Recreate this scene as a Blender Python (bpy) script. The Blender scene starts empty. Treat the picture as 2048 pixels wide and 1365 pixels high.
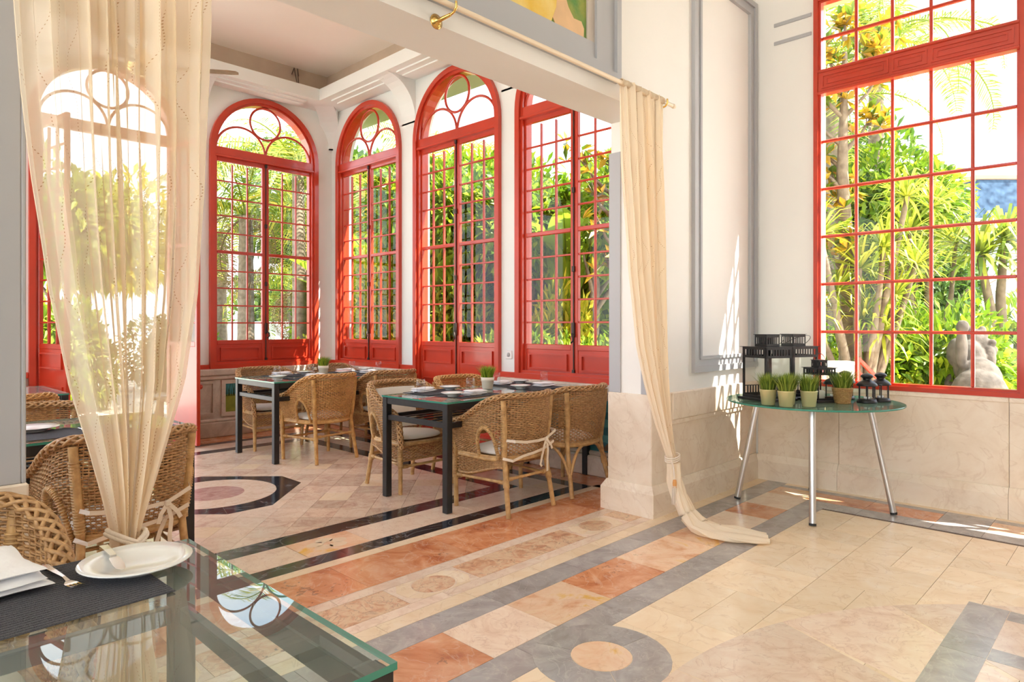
import bpy, math, random
from mathutils import Vector, Matrix
from mathutils.geometry import tessellate_polygon
random.seed(7)
PI = math.pi
S = bpy.context.scene
COL = S.collection
# ------------------------------------------------------------------ camera, sky, sun, exposure
FPX = 1327.0
cam = bpy.data.cameras.new('camera'); camo = bpy.data.objects.new('camera', cam); COL.objects.link(camo)
cam.sensor_width = 36.0; cam.lens = FPX / 2048 * 36.0
cam.shift_y = -32.5 / 2048; cam.clip_start = 0.05; cam.clip_end = 400
camo.location = (0, 0, 1.28)
camo.rotation_euler = (PI/2, 0, math.atan2(.6958, .7184) - PI/2)
S.camera = camo
S.view_settings.view_transform = 'Standard'; S.view_settings.look = 'None'
S.view_settings.gamma = 1.0; S.view_settings.use_curve_mapping = False
S.view_settings.exposure = 1.9
try:
    S.cycles.transparent_max_bounces = 32; S.cycles.use_denoising = True
    S.cycles.max_bounces = 14; S.cycles.diffuse_bounces = 8
    S.cycles.caustics_reflective = False; S.cycles.caustics_refractive = False
except Exception: pass
W = bpy.data.worlds.new('sky'); S.world = W; W.use_nodes = True
nt = W.node_tree; nt.nodes.clear()
def wn(t, **k):
    n = nt.nodes.new(t)
    for a, b in k.items(): setattr(n, a, b)
    return n
o_ = wn('ShaderNodeOutputWorld'); bg = wn('ShaderNodeBackground'); tc = wn('ShaderNodeTexCoord'); sep = wn('ShaderNodeSeparateXYZ')
rmp = wn('ShaderNodeValToRGB'); no = wn('ShaderNodeTexNoise'); r2 = wn('ShaderNodeValToRGB'); mx = wn('ShaderNodeMixRGB'); mp = wn('ShaderNodeMapping')
nt.links.new(tc.outputs['Generated'], sep.inputs[0]); nt.links.new(sep.outputs['Z'], rmp.inputs[0])
rmp.color_ramp.elements[0].position = 0.0; rmp.color_ramp.elements[0].color = (.90, .96, 1.0, 1)
rmp.color_ramp.elements[1].position = 0.75; rmp.color_ramp.elements[1].color = (.40, .66, 1.0, 1)
mp.inputs['Scale'].default_value = (1.2, 1.2, 4.0)
nt.links.new(tc.outputs['Generated'], mp.inputs[0]); nt.links.new(mp.outputs[0], no.inputs['Vector'])
no.inputs['Scale'].default_value = 1.8; no.inputs['Detail'].default_value = 6; no.inputs['Roughness'].default_value = .6
nt.links.new(no.outputs['Fac'], r2.inputs[0]); r2.color_ramp.elements[0].position = .40; r2.color_ramp.elements[1].position = .62
nt.links.new(r2.outputs[0], mx.inputs[0]); nt.links.new(rmp.outputs[0], mx.inputs[1]); mx.inputs[2].default_value = (1.0, 1.0, 1.0, 1)
nt.links.new(mx.outputs[0], bg.inputs['Color']); bg.inputs['Strength'].default_value = 1.15
nt.links.new(bg.outputs[0], o_.inputs['Surface'])
sun = bpy.data.lights.new('sun', 'SUN'); suno = bpy.data.objects.new('sun', sun); COL.objects.link(suno)
sun.energy = 6.0; sun.angle = math.radians(.6); sun.color = (1.0, .93, .80)
SUN = Vector((-.54, 1.0, -1.5)).normalized()
suno.rotation_euler = SUN.to_track_quat('-Z', 'Y').to_euler(); suno.location = (9, -8, 12)

# ------------------------------------------------------------------ mesh collecting
class MB:
    def __init__(s): s.v = []; s.f = []; s.sm = []; s.mi = []; s.m = 0
    def add(s, vs, fs, smooth=False, M=None):
        b = len(s.v)
        if M is not None: vs = [M @ Vector(p) for p in vs]
        s.v.extend([tuple(p) for p in vs])
        for f in fs: s.f.append([b+i for i in f]); s.sm.append(smooth); s.mi.append(s.m)
        return s
    def box(s, a, b, c=0.0, M=None):
        x0, y0, z0 = a; x1, y1, z1 = b
        if c <= 0:
            vs = [(x0,y0,z0),(x1,y0,z0),(x1,y1,z0),(x0,y1,z0),(x0,y0,z1),(x1,y0,z1),(x1,y1,z1),(x0,y1,z1)]
            return s.add(vs, [(0,3,2,1),(4,5,6,7),(0,1,5,4),(1,2,6,5),(2,3,7,6),(3,0,4,7)], False, M)
        X = (x0, x1); Y = (y0, y1); Z = (z0, z1); vs = []; ix = {}
        sg = (1, -1)
        for i in (0,1):
            for j in (0,1):
                for k in (0,1):
                    x, y, z = X[i], Y[j], Z[k]
                    ix[i,j,k] = len(vs)
                    vs += [(x, y+sg[j]*c, z+sg[k]*c), (x+sg[i]*c, y, z+sg[k]*c), (x+sg[i]*c, y+sg[j]*c, z)]
        fs = []
        def q(l): fs.append(l)
        for i in (0,1):
            l = [ix[i,0,0], ix[i,1,0], ix[i,1,1], ix[i,0,1]]; q(l if i else l[::-1])
            l = [ix[0,i,0]+1, ix[1,i,0]+1, ix[1,i,1]+1, ix[0,i,1]+1]; q(l if not i else l[::-1])
            l = [ix[0,0,i]+2, ix[1,0,i]+2, ix[1,1,i]+2, ix[0,1,i]+2]; q(l if i else l[::-1])
        for i in (0,1):
            for j in (0,1):
                l = [ix[i,j,0], ix[i,j,1], ix[i,j,1]+1, ix[i,j,0]+1]; q(l if i != j else l[::-1])
                l = [ix[i,0,j], ix[i,1,j], ix[i,1,j]+2, ix[i,0,j]+2]; q(l[::-1] if i != j else l)
                l = [ix[0,i,j]+1, ix[1,i,j]+1, ix[1,i,j]+2, ix[0,i,j]+2]; q(l if i != j else l[::-1])
        for i in (0,1):
            for j in (0,1):
                for k in (0,1):
                    t = [ix[i,j,k], ix[i,j,k]+1, ix[i,j,k]+2]; q(t if (i+j+k) % 2 == 1 else t[::-1])
        return s.add(vs, fs, False, M)
    def tube(s, path, r, n=8, closed=False, caps=True, smooth=True):
        path = [Vector(p) for p in path]; m = len(path)
        rr = r if isinstance(r, (list, tuple)) else [r]*m
        vs = []; up = None
        for i, p in enumerate(path):
            a = path[(i-1) % m] if (closed or i > 0) else p
            b = path[(i+1) % m] if (closed or i < m-1) else p
            t = (b-a)
            t = t.normalized() if t.length > 1e-9 else Vector((0,0,1))
            if up is None:
                up = Vector((0,0,1)) if abs(t.z) < .9 else Vector((1,0,0))
            x = t.cross(up)
            if x.length < 1e-6: x = t.cross(Vector((.3,.5,.8)))
            x.normalize(); y = x.cross(t).normalized(); up = y
            for k in range(n):
                an = 2*PI*(k+.5)/n
                vs.append(p + x*(math.cos(an)*rr[i]) + y*(math.sin(an)*rr[i]))
        fs = []
        for i in range(m if closed else m-1):
            for k in range(n):
                i2 = (i+1) % m
                fs.append((i*n+k, i*n+(k+1) % n, i2*n+(k+1) % n, i2*n+k))
        s.add(vs, fs, smooth)
        if caps and not closed:
            s.add(vs[:n], [tuple(range(n))[::-1]]); s.add(vs[-n:], [tuple(range(n))])
        return s
    def ribbon(s, path, nrm, w, th):
        """flat bar: path points, normals (thickness direction), width across"""
        path = [Vector(p) for p in path]; m = len(path); vs = []
        for i, p in enumerate(path):
            t = (path[min(i+1, m-1)] - path[max(i-1, 0)]).normalized()
            nn = Vector(nrm[i] if isinstance(nrm, list) else nrm).normalized()
            x = t.cross(nn).normalized()
            ww = w[i] if isinstance(w, (list, tuple)) else w
            for a, b in ((-1,-1),(1,-1),(1,1),(-1,1)): vs.append(p + x*(a*ww/2) + nn*(b*th/2))
        fs = []
        for i in range(m-1):
            for k in range(4): fs.append((i*4+k, i*4+(k+1) % 4, i*4+4+(k+1) % 4, i*4+4+k))
        fs += [(0,3,2,1), ((m-1)*4, (m-1)*4+1, (m-1)*4+2, (m-1)*4+3)]
        return s.add(vs, fs)
    def lathe(s, prof, n=24, c=(0,0,0), smooth=True, a0=0, squash=1.0):
        vs = []; m = len(prof)
        for (r, z) in prof:
            for k in range(n):
                a = 2*PI*k/n + a0; vs.append((c[0]+r*math.cos(a), c[1]+r*math.sin(a)*squash, c[2]+z))
        fs = [(i*n+k, i*n+(k+1) % n, (i+1)*n+(k+1) % n, (i+1)*n+k) for i in range(m-1) for k in range(n)]
        s.add(vs, fs, smooth)
        if prof[0][0] > 1e-5: s.add(vs[:n], [tuple(range(n))[::-1]])
        if prof[-1][0] > 1e-5: s.add(vs[-n:], [tuple(range(n))])
        return s
    def prism(s, poly, z0, z1, M=None, holes=()):
        """polygon in xy (ccw) with holes, extruded z0..z1"""
        loops = [list(poly)] + [list(h) for h in holes]
        flat = [p for l in loops for p in l]
        n = len(flat)
        vs = [(p[0], p[1], z0) for p in flat] + [(p[0], p[1], z1) for p in flat]
        if holes or len(poly) > 4:
            tri = tessellate_polygon([[Vector((p[0], p[1], 0)) for p in l] for l in loops])
            fs = []
            for t in tri:
                a, b, c = [Vector((flat[i][0], flat[i][1], 0)) for i in t]
                if (b-a).cross(c-a).z < 0: t = (t[0], t[2], t[1])
                fs.append(tuple(n+i for i in t)); fs.append((t[0], t[2], t[1]))
        else:
            fs = [tuple(range(n, 2*n)), tuple(range(n))[::-1]]
        b = 0
        for l in loops:
            k = len(l)
            area = sum(l[i][0]*l[(i+1) % k][1]-l[(i+1) % k][0]*l[i][1] for i in range(k))
            out = (area > 0) == (b == 0)
            for i in range(k):
                j = (i+1) % k; q = (b+i, b+j, n+b+j, n+b+i)
                fs.append(q if out else q[::-1])
            b += k
        return s.add(vs, fs, False, M)
    def grid(s, P, nu, nv, smooth=True, wrap=False):
        vs = [P(i, j) for i in range(nu) for j in range(nv)]
        fs = []
        for i in range(nu-1):
            for j in range(nv if wrap else nv-1):
                j2 = (j+1) % nv; fs.append((i*nv+j, (i+1)*nv+j, (i+1)*nv+j2, i*nv+j2))
        return s.add(vs, fs, smooth)
    def mesh(s, name, mats):
        me = bpy.data.meshes.new(name)
        me.from_pydata(s.v, [], s.f)
        me.polygons.foreach_set('use_smooth', s.sm)
        me.polygons.foreach_set('material_index', s.mi)
        for m in (mats if isinstance(mats, (list, tuple)) else [mats]): me.materials.append(m)
        me.update(); return me
    def build(s, name, mats, parent=None, **k):
        return put(name, s.mesh(name, mats), parent, **k)
def put(name, me, parent=None, loc=None, rot=None, label=None, cat=None, group=None, kind=None):
    o = bpy.data.objects.new(name, me); COL.objects.link(o)
    if parent is not None: o.parent = parent
    if loc is not None: o.location = loc
    if rot is not None: o.rotation_euler = rot if hasattr(rot, '__len__') else (0, 0, rot)
    return tag(o, label, cat, group, kind)
def tag(o, label=None, cat=None, group=None, kind=None):
    if label: o['label'] = label
    if cat: o['category'] = cat
    if group: o['group'] = group
    if kind: o['kind'] = kind
    return o
def empty(name, loc=(0,0,0), rz=0, **k):
    return put(name, None, None, loc, (0, 0, rz), **k)
def copy_tree(o, parent=None):
    c = o.copy(); COL.objects.link(c); c.parent = parent
    for ch in list(o.children): copy_tree(ch, c)
    return c
def arc(cx, cy, r, a0, a1, n): return [(cx+r*math.cos(a0+(a1-a0)*i/n), cy+r*math.sin(a0+(a1-a0)*i/n)) for i in range(n+1)]

# ------------------------------------------------------------------ materials
def newmat(name):
    m = bpy.data.materials.new(name); m.use_nodes = True; t = m.node_tree
    return m, t, t.nodes['Principled BSDF'], t.nodes['Material Output']
def nd(t, typ, **k):
    n = t.nodes.new(typ)
    for a, b in k.items(): setattr(n, a, b)
    return n
def ramp(t, stops):
    r = nd(t, 'ShaderNodeValToRGB'); e = r.color_ramp.elements
    while len(e) < len(stops): e.new(.5)
    for x, (p, c) in zip(e, stops): x.position = p; x.color = (*c, 1)
    return r
def mat(name, col, rough=.5, metal=0.0, var=0.0, nscale=6.0, bump=0.0, bscale=60.0, spec=.5, coat=0.0, col2=None):
    m, t, p, o = newmat(name)
    p.inputs['Roughness'].default_value = rough; p.inputs['Metallic'].default_value = metal
    p.inputs['Specular IOR Level'].default_value = spec
    if coat: p.inputs['Coat Weight'].default_value = coat; p.inputs['Coat Roughness'].default_value = .08
    g = nd(t, 'ShaderNodeNewGeometry')
    if var or col2:
        n = nd(t, 'ShaderNodeTexNoise'); n.inputs['Scale'].default_value = nscale; n.inputs['Detail'].default_value = 5
        t.links.new(g.outputs['Position'], n.inputs['Vector'])
        c2 = col2 or tuple(min(1, c*(1-var)) for c in col)
        r = ramp(t, [(.32, c2), (.68, col)]); t.links.new(n.outputs['Fac'], r.inputs[0]); t.links.new(r.outputs[0], p.inputs['Base Color'])
    else: p.inputs['Base Color'].default_value = (*col, 1)
    if bump:
        n = nd(t, 'ShaderNodeTexNoise'); n.inputs['Scale'].default_value = bscale; n.inputs['Detail'].default_value = 4
        t.links.new(g.outputs['Position'], n.inputs['Vector'])
        b = nd(t, 'ShaderNodeBump'); b.inputs['Strength'].default_value = bump; b.inputs['Distance'].default_value = .01
        t.links.new(n.outputs['Fac'], b.inputs['Height']); t.links.new(b.outputs[0], p.inputs['Normal'])
    return m
def marble(name, stops, vein, scale=7.0, vscale=5.0, vamt=.6, rough=.2, pits=0.0, tilevar=.12, stretch=(1,1,1)):
    """polished stone: clouded ramp, thin veins, per-stone variation, optional pits"""
    m, t, p, o = newmat(name); L = t.links.new
    g = nd(t, 'ShaderNodeNewGeometry'); oi = nd(t, 'ShaderNodeObjectInfo')
    mu = nd(t, 'ShaderNodeMath', operation='MULTIPLY'); mu.inputs[1].default_value = 37.0; L(oi.outputs['Random'], mu.inputs[0])
    cb = nd(t, 'ShaderNodeCombineXYZ'); L(mu.outputs[0], cb.inputs[0]); L(mu.outputs[0], cb.inputs[1]); L(mu.outputs[0], cb.inputs[2])
    ad = nd(t, 'ShaderNodeVectorMath', operation='ADD'); L(g.outputs['Position'], ad.inputs[0]); L(cb.outputs[0], ad.inputs[1])
    mp = nd(t, 'ShaderNodeMapping'); mp.inputs['Scale'].default_value = stretch; L(ad.outputs[0], mp.inputs[0])
    n1 = nd(t, 'ShaderNodeTexNoise'); n1.inputs['Scale'].default_value = scale; n1.inputs['Detail'].default_value = 8; n1.inputs['Roughness'].default_value = .62; n1.inputs['Distortion'].default_value = 1.2
    L(mp.outputs[0], n1.inputs['Vector'])
    r1 = ramp(t, stops); L(n1.outputs['Fac'], r1.inputs[0])
    n2 = nd(t, 'ShaderNodeTexNoise'); n2.inputs['Scale'].default_value = vscale; n2.inputs['Detail'].default_value = 6; n2.inputs['Distortion'].default_value = 2.5
    L(mp.outputs[0], n2.inputs['Vector'])
    sb = nd(t, 'ShaderNodeMath', operation='SUBTRACT'); sb.inputs[1].default_value = .5; L(n2.outputs['Fac'], sb.inputs[0])
    ab = nd(t, 'ShaderNodeMath', operation='ABSOLUTE'); L(sb.outputs[0], ab.inputs[0])
    r2 = ramp(t, [(0.0, (vamt,)*3), (.018, (0,0,0))]); L(ab.outputs[0], r2.inputs[0])
    mx = nd(t, 'ShaderNodeMixRGB'); L(r2.outputs[0], mx.inputs[0]); L(r1.outputs[0], mx.inputs[1]); mx.inputs[2].default_value = (*vein, 1)
    hs = nd(t, 'ShaderNodeHueSaturation'); L(mx.outputs[0], hs.inputs['Color'])
    mr = nd(t, 'ShaderNodeMapRange'); mr.inputs['To Min'].default_value = 1-tilevar; mr.inputs['To Max'].default_value = 1+tilevar; L(oi.outputs['Random'], mr.inputs['Value']); L(mr.outputs[0], hs.inputs['Value'])
    col = hs.outputs[0]
    if pits:
        n3 = nd(t, 'ShaderNodeTexNoise'); n3.inputs['Scale'].default_value = 42; n3.inputs['Detail'].default_value = 3; L(mp.outputs[0], n3.inputs['Vector'])
        n4 = nd(t, 'ShaderNodeTexNoise'); n4.inputs['Scale'].default_value = 5; L(mp.outputs[0], n4.inputs['Vector'])
        am = nd(t, 'ShaderNodeMath', operation='MULTIPLY'); L(n3.outputs['Fac'], am.inputs[0]); L(n4.outputs['Fac'], am.inputs[1])
        r3 = ramp(t, [(.40, (0,0,0)), (.43, (pits,)*3)]); L(am.outputs[0], r3.inputs[0])
        m3 = nd(t, 'ShaderNodeMixRGB'); L(r3.outputs[0], m3.inputs[0]); L(col, m3.inputs[1]); m3.inputs[2].default_value = (.12, .07, .055, 1); col = m3.outputs[0]
    L(col, p.inputs['Base Color'])
    p.inputs['Roughness'].default_value = rough
    b = nd(t, 'ShaderNodeBump'); b.inputs['Strength'].default_value = .05; b.inputs['Distance'].default_value = .01
    L(n1.outputs['Fac'], b.inputs['Height']); L(b.outputs[0], p.inputs['Normal'])
    return m
def thin_glass(name, tint, refl=1.0, ior=1.5, painted_sheen=0.0):
    """clear sheet: fresnel reflection on the outer face, straight transmission through"""
    m, t, p, o = newmat(name); L = t.links.new; t.nodes.remove(p)
    tr = nd(t, 'ShaderNodeBsdfTransparent'); tr.inputs[0].default_value = (*tint, 1)
    gl = nd(t, 'ShaderNodeBsdfGlossy'); gl.inputs['Roughness'].default_value = 0.0; gl.inputs[0].default_value = (1,1,1,1)
    fr = nd(t, 'ShaderNodeFresnel'); fr.inputs['IOR'].default_value = ior; g = nd(t, 'ShaderNodeNewGeometry')
    inv = nd(t, 'ShaderNodeMath', operation='SUBTRACT'); inv.inputs[0].default_value = 1.0; L(g.outputs['Backfacing'], inv.inputs[1])
    mu = nd(t, 'ShaderNodeMath', operation='MULTIPLY'); L(fr.outputs[0], mu.inputs[0]); L(inv.outputs[0], mu.inputs[1])
    m2 = nd(t, 'ShaderNodeMath', operation='MULTIPLY'); L(mu.outputs[0], m2.inputs[0]); m2.inputs[1].default_value = refl
    ms = nd(t, 'ShaderNodeMixShader'); L(m2.outputs[0], ms.inputs[0]); L(tr.outputs[0], ms.inputs[1]); L(gl.outputs[0], ms.inputs[2])
    L(ms.outputs[0], o.inputs['Surface'])
    if painted_sheen:  # pale diffuse share standing in for bright walls and ceiling reflected in the glass
        df = nd(t, 'ShaderNodeBsdfDiffuse'); df.inputs[0].default_value = (.72, .84, .80, 1); m3 = nd(t, 'ShaderNodeMixShader'); m3.inputs[0].default_value = painted_sheen
        L(ms.outputs[0], m3.inputs[1]); L(df.outputs[0], m3.inputs[2]); L(m3.outputs[0], o.inputs['Surface'])
    return m
def leafmat(name, stops, trans=.45, rough=.45):
    m, t, p, o = newmat(name); L = t.links.new; t.nodes.remove(p)
    g = nd(t, 'ShaderNodeNewGeometry'); r = ramp(t, stops); L(g.outputs['Random Per Island'], r.inputs[0])
    df = nd(t, 'ShaderNodeBsdfPrincipled'); L(r.outputs[0], df.inputs['Base Color']); df.inputs['Roughness'].default_value = rough
    tl = nd(t, 'ShaderNodeBsdfTranslucent'); L(r.outputs[0], tl.inputs['Color'])
    ms = nd(t, 'ShaderNodeMixShader'); ms.inputs[0].default_value = trans; L(df.outputs[0], ms.inputs[1]); L(tl.outputs[0], ms.inputs[2])
    L(ms.outputs[0], o.inputs['Surface']); return m
def cloth(name, col, sheer=0.0, trans=.35, dots=False):
    m, t, p, o = newmat(name); L = t.links.new; t.nodes.remove(p)
    df = nd(t, 'ShaderNodeBsdfDiffuse'); tl = nd(t, 'ShaderNodeBsdfTranslucent'); ms = nd(t, 'ShaderNodeMixShader'); ms.inputs[0].default_value = trans
    csrc = None
    if dots:
        uv = nd(t, 'ShaderNodeUVMap'); sx = nd(t, 'ShaderNodeSeparateXYZ'); L(uv.outputs[0], sx.inputs[0])
        def M(op, a, b=None):
            n = nd(t, 'ShaderNodeMath', operation=op)
            for i, x in enumerate((a, b)):
                if x is None: continue
                if isinstance(x, (int, float)): n.inputs[i].default_value = x
                else: L(x, n.inputs[i])
            return n.outputs[0]
        s1 = M('MULTIPLY', M('SINE', M('MULTIPLY', sx.outputs[1], 21.0)), .28)
        s2 = M('MULTIPLY', M('SINE', M('MULTIPLY', sx.outputs[1], 57.0)), .12)
        ux = M('ADD', M('MULTIPLY', sx.outputs[0], 13.0), M('ADD', s1, s2))
        d = M('ABSOLUTE', M('SUBTRACT', M('FRACT', ux), .5))
        on = M('MULTIPLY', M('LESS_THAN', d, .014), M('LESS_THAN', M('FRACT', M('MULTIPLY', sx.outputs[1], 190.0)), .36))
        mx = nd(t, 'ShaderNodeMixRGB'); L(on, mx.inputs[0]); mx.inputs[1].default_value = (*col, 1); mx.inputs[2].default_value = (.60, .42, .25, 1); csrc = mx.outputs[0]
        L(csrc, df.inputs[0]); L(csrc, tl.inputs[0])
    else:
        df.inputs[0].default_value = (*col, 1); tl.inputs[0].default_value = (*col, 1)
    L(ms.outputs[0], o.inputs['Surface']); L(df.outputs[0], ms.inputs[1]); L(tl.outputs[0], ms.inputs[2])
    if sheer:
        tp = nd(t, 'ShaderNodeBsdfTransparent'); m2 = nd(t, 'ShaderNodeMixShader')
        m2.inputs[0].default_value = sheer; L(ms.outputs[0], m2.inputs[1]); L(tp.outputs[0], m2.inputs[2]); L(m2.outputs[0], o.inputs['Surface'])
    return m
WHITE = mat('white_wall_paint', (.885, .87, .835), .6, var=.03, nscale=2, bump=.02)
CEIL = mat('warm_ceiling_paint', (.93, .86, .79), .7, var=.02, nscale=2)
PLASTER = mat('cool_white_plaster', (.84, .885, .87), .6, var=.03, nscale=2, bump=.02)
TRIM = mat('grey_trim_paint', (.45, .455, .475), .45)
RED = mat('red_gloss_paint', (.60, .050, .020), .28, var=.18, nscale=3, coat=.3)
STONE = marble('pink_cream_limestone', [(.3, (.74, .61, .48)), (.5, (.83, .72, .59)), (.72, (.88, .79, .67))], (.58, .42, .30), 3.2, 2.2, .3, .42, pits=.0, tilevar=.03)
M_CREAM = marble('cream_marble', [(.3, (.84, .64, .42)), (.55, (.89, .72, .51)), (.75, (.91, .78, .61))], (.60, .38, .24), 5, 3, .3, .22, tilevar=.05)
M_PINK = marble('pink_marble', [(.3, (.56, .37, .28)), (.5, (.72, .54, .41)), (.72, (.80, .66, .52))], (.45, .24, .19), 9, 7, .5, .2, tilevar=.14)
M_PALE = marble('pale_pink_marble', [(.3, (.74, .53, .39)), (.5, (.84, .66, .51)), (.72, (.88, .74, .59))], (.52, .30, .22), 8, 6, .35, .2, tilevar=.08)
M_BLACK = marble('black_marble', [(.35, (.012, .014, .020)), (.7, (.035, .038, .05))], (.55, .52, .5), 6, 2.0, .25, .13, tilevar=.15)
M_RED = marble('red_orange_marble', [(.28, (.42, .12, .055)), (.45, (.64, .25, .11)), (.6, (.75, .37, .20)), (.75, (.80, .52, .36))], (.80, .60, .46), 4, 3, .35, .2, pits=.5, tilevar=.1)
M_ORANGE = marble('golden_orange_marble', [(.30, (.70, .34, .18)), (.45, (.84, .54, .35)), (.56, (.88, .64, .44)), (.68, (.84, .48, .10))], (.62, .34, .2), 3.4, 3, .3, .2, pits=.25, tilevar=.1)
M_GREY = marble('blue_grey_marble', [(.3, (.30, .27, .26)), (.55, (.41, .38, .365)), (.75, (.50, .46, .44))], (.62, .56, .5), 6, 4, .3, .2, pits=.15, tilevar=.08)
M_BRECC = marble('broken_breccia_marble', [(.28, (.45, .20, .12)), (.42, (.68, .37, .21)), (.55, (.78, .58, .38)), (.7, (.70, .40, .24))], (.30, .14, .09), 11, 6, .6, .3, pits=.9, tilevar=.08)
M_JOINT = mat('dark_floor_joint', (.16, .105, .075), .9)
GLASS = thin_glass('window_glass', (.985, .995, .99), .5)
TGLASS = thin_glass('table_glass', (.88, .95, .92), 1.0, 1.62, .07)  # milky reflection put into the colour as a little pale diffuse
TEDGE = mat('green_glass_edge', (.05, .26, .19), .12)
CLEAR = thin_glass('drinking_glass', (.97, .975, .98), 1.0)
BLACKM = mat('black_metal', (.018, .018, .019), .38, var=.3, nscale=30)
CHROME = mat('brushed_steel_tube', (.68, .67, .66), .28, 1.0)
STEEL = mat('cutlery_steel', (.72, .71, .70), .16, 1.0)
BRASS = mat('polished_brass', (.80, .52, .16), .2, 1.0)
GOLD = mat('pale_gold_pot', (.80, .70, .36), .3, .45)
WICK = mat('brown_wicker', (.60, .36, .16), .5, col2=(.34, .18, .07), nscale=55)
WICKO = mat('golden_wicker', (.74, .43, .16), .5, col2=(.46, .23, .07), nscale=55)
RATT = mat('rattan_pole', (.66, .42, .18), .4, col2=(.42, .24, .09), nscale=25)
RATTO = mat('golden_rattan_pole', (.66, .40, .14), .4, col2=(.44, .22, .06), nscale=25)
CUSH = mat('off_white_cushion_cotton', (.84, .80, .73), .85, var=.05, nscale=8, bump=.12, bscale=40)
NAPK = mat('white_linen', (.86, .86, .88), .85, bump=.15, bscale=60)
PORC = mat('white_porcelain', (.82, .84, .83), .12, coat=.4)
MATD = mat('dark_grey_woven_placemat', (.105, .105, .118), .8, col2=(.045, .045, .055), nscale=300, bump=.5, bscale=500)
POTW = mat('cream_ceramic_pot', (.82, .75, .62), .35)
BASKET = mat('woven_seagrass', (.50, .30, .11), .7, col2=(.30, .16, .05), nscale=90)
GRASS = leafmat('grass_blades', [(0, (.10, .20, .015)), (.6, (.28, .42, .03)), (1, (.62, .60, .05))], .3)
GRASSD = leafmat('dark_grass_blades', [(0, (.09, .15, .015)), (.6, (.25, .34, .04)), (1, (.50, .54, .10))], .3)
SHEER = cloth('sheer_cream_linen', (.97, .89, .75), .21, .5, True)
CURT = cloth('cream_linen', (.96, .85, .68), .04, .30, True)
ROPE = mat('cream_cotton_cord', (.80, .70, .58), .8, bump=.3, bscale=150)
RODM = mat('cream_painted_rod', (.88, .74, .56), .35)
# ------------------------------------------------------------------ setting: walls
RX = Matrix(((1,0,0,0),(0,0,-1,0),(0,1,0,0),(0,0,0,1)))          # (x, z, -y) plane -> world
RYZ = Matrix(((0,0,1,0),(1,0,0,0),(0,1,0,0),(0,0,0,1)))          # px->Y, py->Z, pz->X
ZS = 3.32                                                       # springing of the arches
def arch_loop(x0, x1, zb, zs=ZS, n=28):
    c = (x0+x1)/2; r = (x1-x0)/2
    return [(x0, zb)] + [(c - r*math.cos(PI*i/n), zs + r*math.sin(PI*i/n)) for i in range(n+1)] + [(x1, zb)]
def wall_poly(a, b, zt, doors=(), zb=0.0):
    p = [(a, zb)]
    for (x0, x1) in doors: p += arch_loop(x0, x1, zb)
    return p + [(b, zb), (b, zt), (a, zt)]
DX0, DX1 = 1.34, 2.70
W1 = (3.03, 4.39); WL = (-.31, 1.05)
W2 = (6.22, 7.58); W3 = (4.60, 5.96); W4 = (3.02, 4.38)
YB, XV, YO, YOB, XR = 7.75, 4.60, 2.42, 2.74, 5.45
XVL = -.52
b = MB(); b.prism(wall_poly(XVL-.2, XV+.2, 4.5, [(DX0, DX1)]), -YB-.20, -YB, RX, [arch_loop(*W1, .77), arch_loop(*WL, .77)])
b.build('wall_back', PLASTER, kind='structure', label='white plaster veranda back wall with red arched openings', cat='wall')
b = MB(); b.prism(wall_poly(YOB, YB, 4.5, [W3]), XV, XV+.20, RYZ, [arch_loop(*W2, .77), arch_loop(*W4, .77)])
b.build('wall_right', PLASTER, kind='structure', label='white plaster veranda side wall with three arched windows', cat='wall')
b = MB(); b.prism(wall_poly(YOB, YB, 4.5, [W3]), XVL-.20, XVL, RYZ, [arch_loop(*W2, .77), arch_loop(*W4, .77)])
b.build('wall_left', PLASTER, kind='structure', label='veranda side wall behind the left curtain', cat='wall')
ZC = 5.4; X0 = -5.2; Y0 = -4.6; OX0, OX1, OZ = .40, 3.83, 2.69
b = MB(); b.prism([(X0-.3, 0), (OX0, 0), (OX0, OZ), (OX1, OZ), (OX1, 0), (XR+.3, 0), (XR+.3, ZC), (X0-.3, ZC)], -YOB, -YO, RX)
b.build('wall_front', WHITE, kind='structure', label='cream white wall with the wide opening to the veranda', cat='wall')
RW = (.60, 1.935, .80, 3.86); RW2 = (-1.55, .20, .46, 2.0)
b = MB(); b.prism([(Y0-.3, 0), (YO, 0), (YO, ZC), (Y0-.3, ZC)], XR, XR+.20, RYZ, [[(RW[0], RW[2]), (RW[0], RW[3]), (RW[1], RW[3]), (RW[1], RW[2])], [(RW2[0], RW2[2]), (RW2[0], RW2[3]), (RW2[1], RW2[3]), (RW2[1], RW2[2])]])
b.build('wall_window_side', WHITE, kind='structure', label='white wall around the large gridded red window', cat='wall')
b = MB(); b.prism([(X0-.3, 0), (XR+.3, 0), (XR+.3, ZC), (X0-.3, ZC)], -(Y0), -(Y0-.3), RX)
b.build('wall_rear', WHITE, kind='structure', label='white rear wall of the dining hall', cat='wall')
b = MB(); b.prism([(Y0, 0), (YO, 0), (YO, ZC), (Y0, ZC)], X0-.3, X0, RYZ, [[(y, .5), (y, 5.0), (y+2.0, 5.0), (y+2.0, .5)] for y in (-4.4, -2.15, .1)])
b.build('wall_far_side', WHITE, kind='structure', label='white wall with tall openings opposite the window', cat='wall')
MB().box((X0-.4, Y0-.4, ZC), (XR+.5, YOB, ZC+.2)).build('ceiling', WHITE, kind='structure', label='white ceiling of the dining hall', cat='ceiling')
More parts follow.
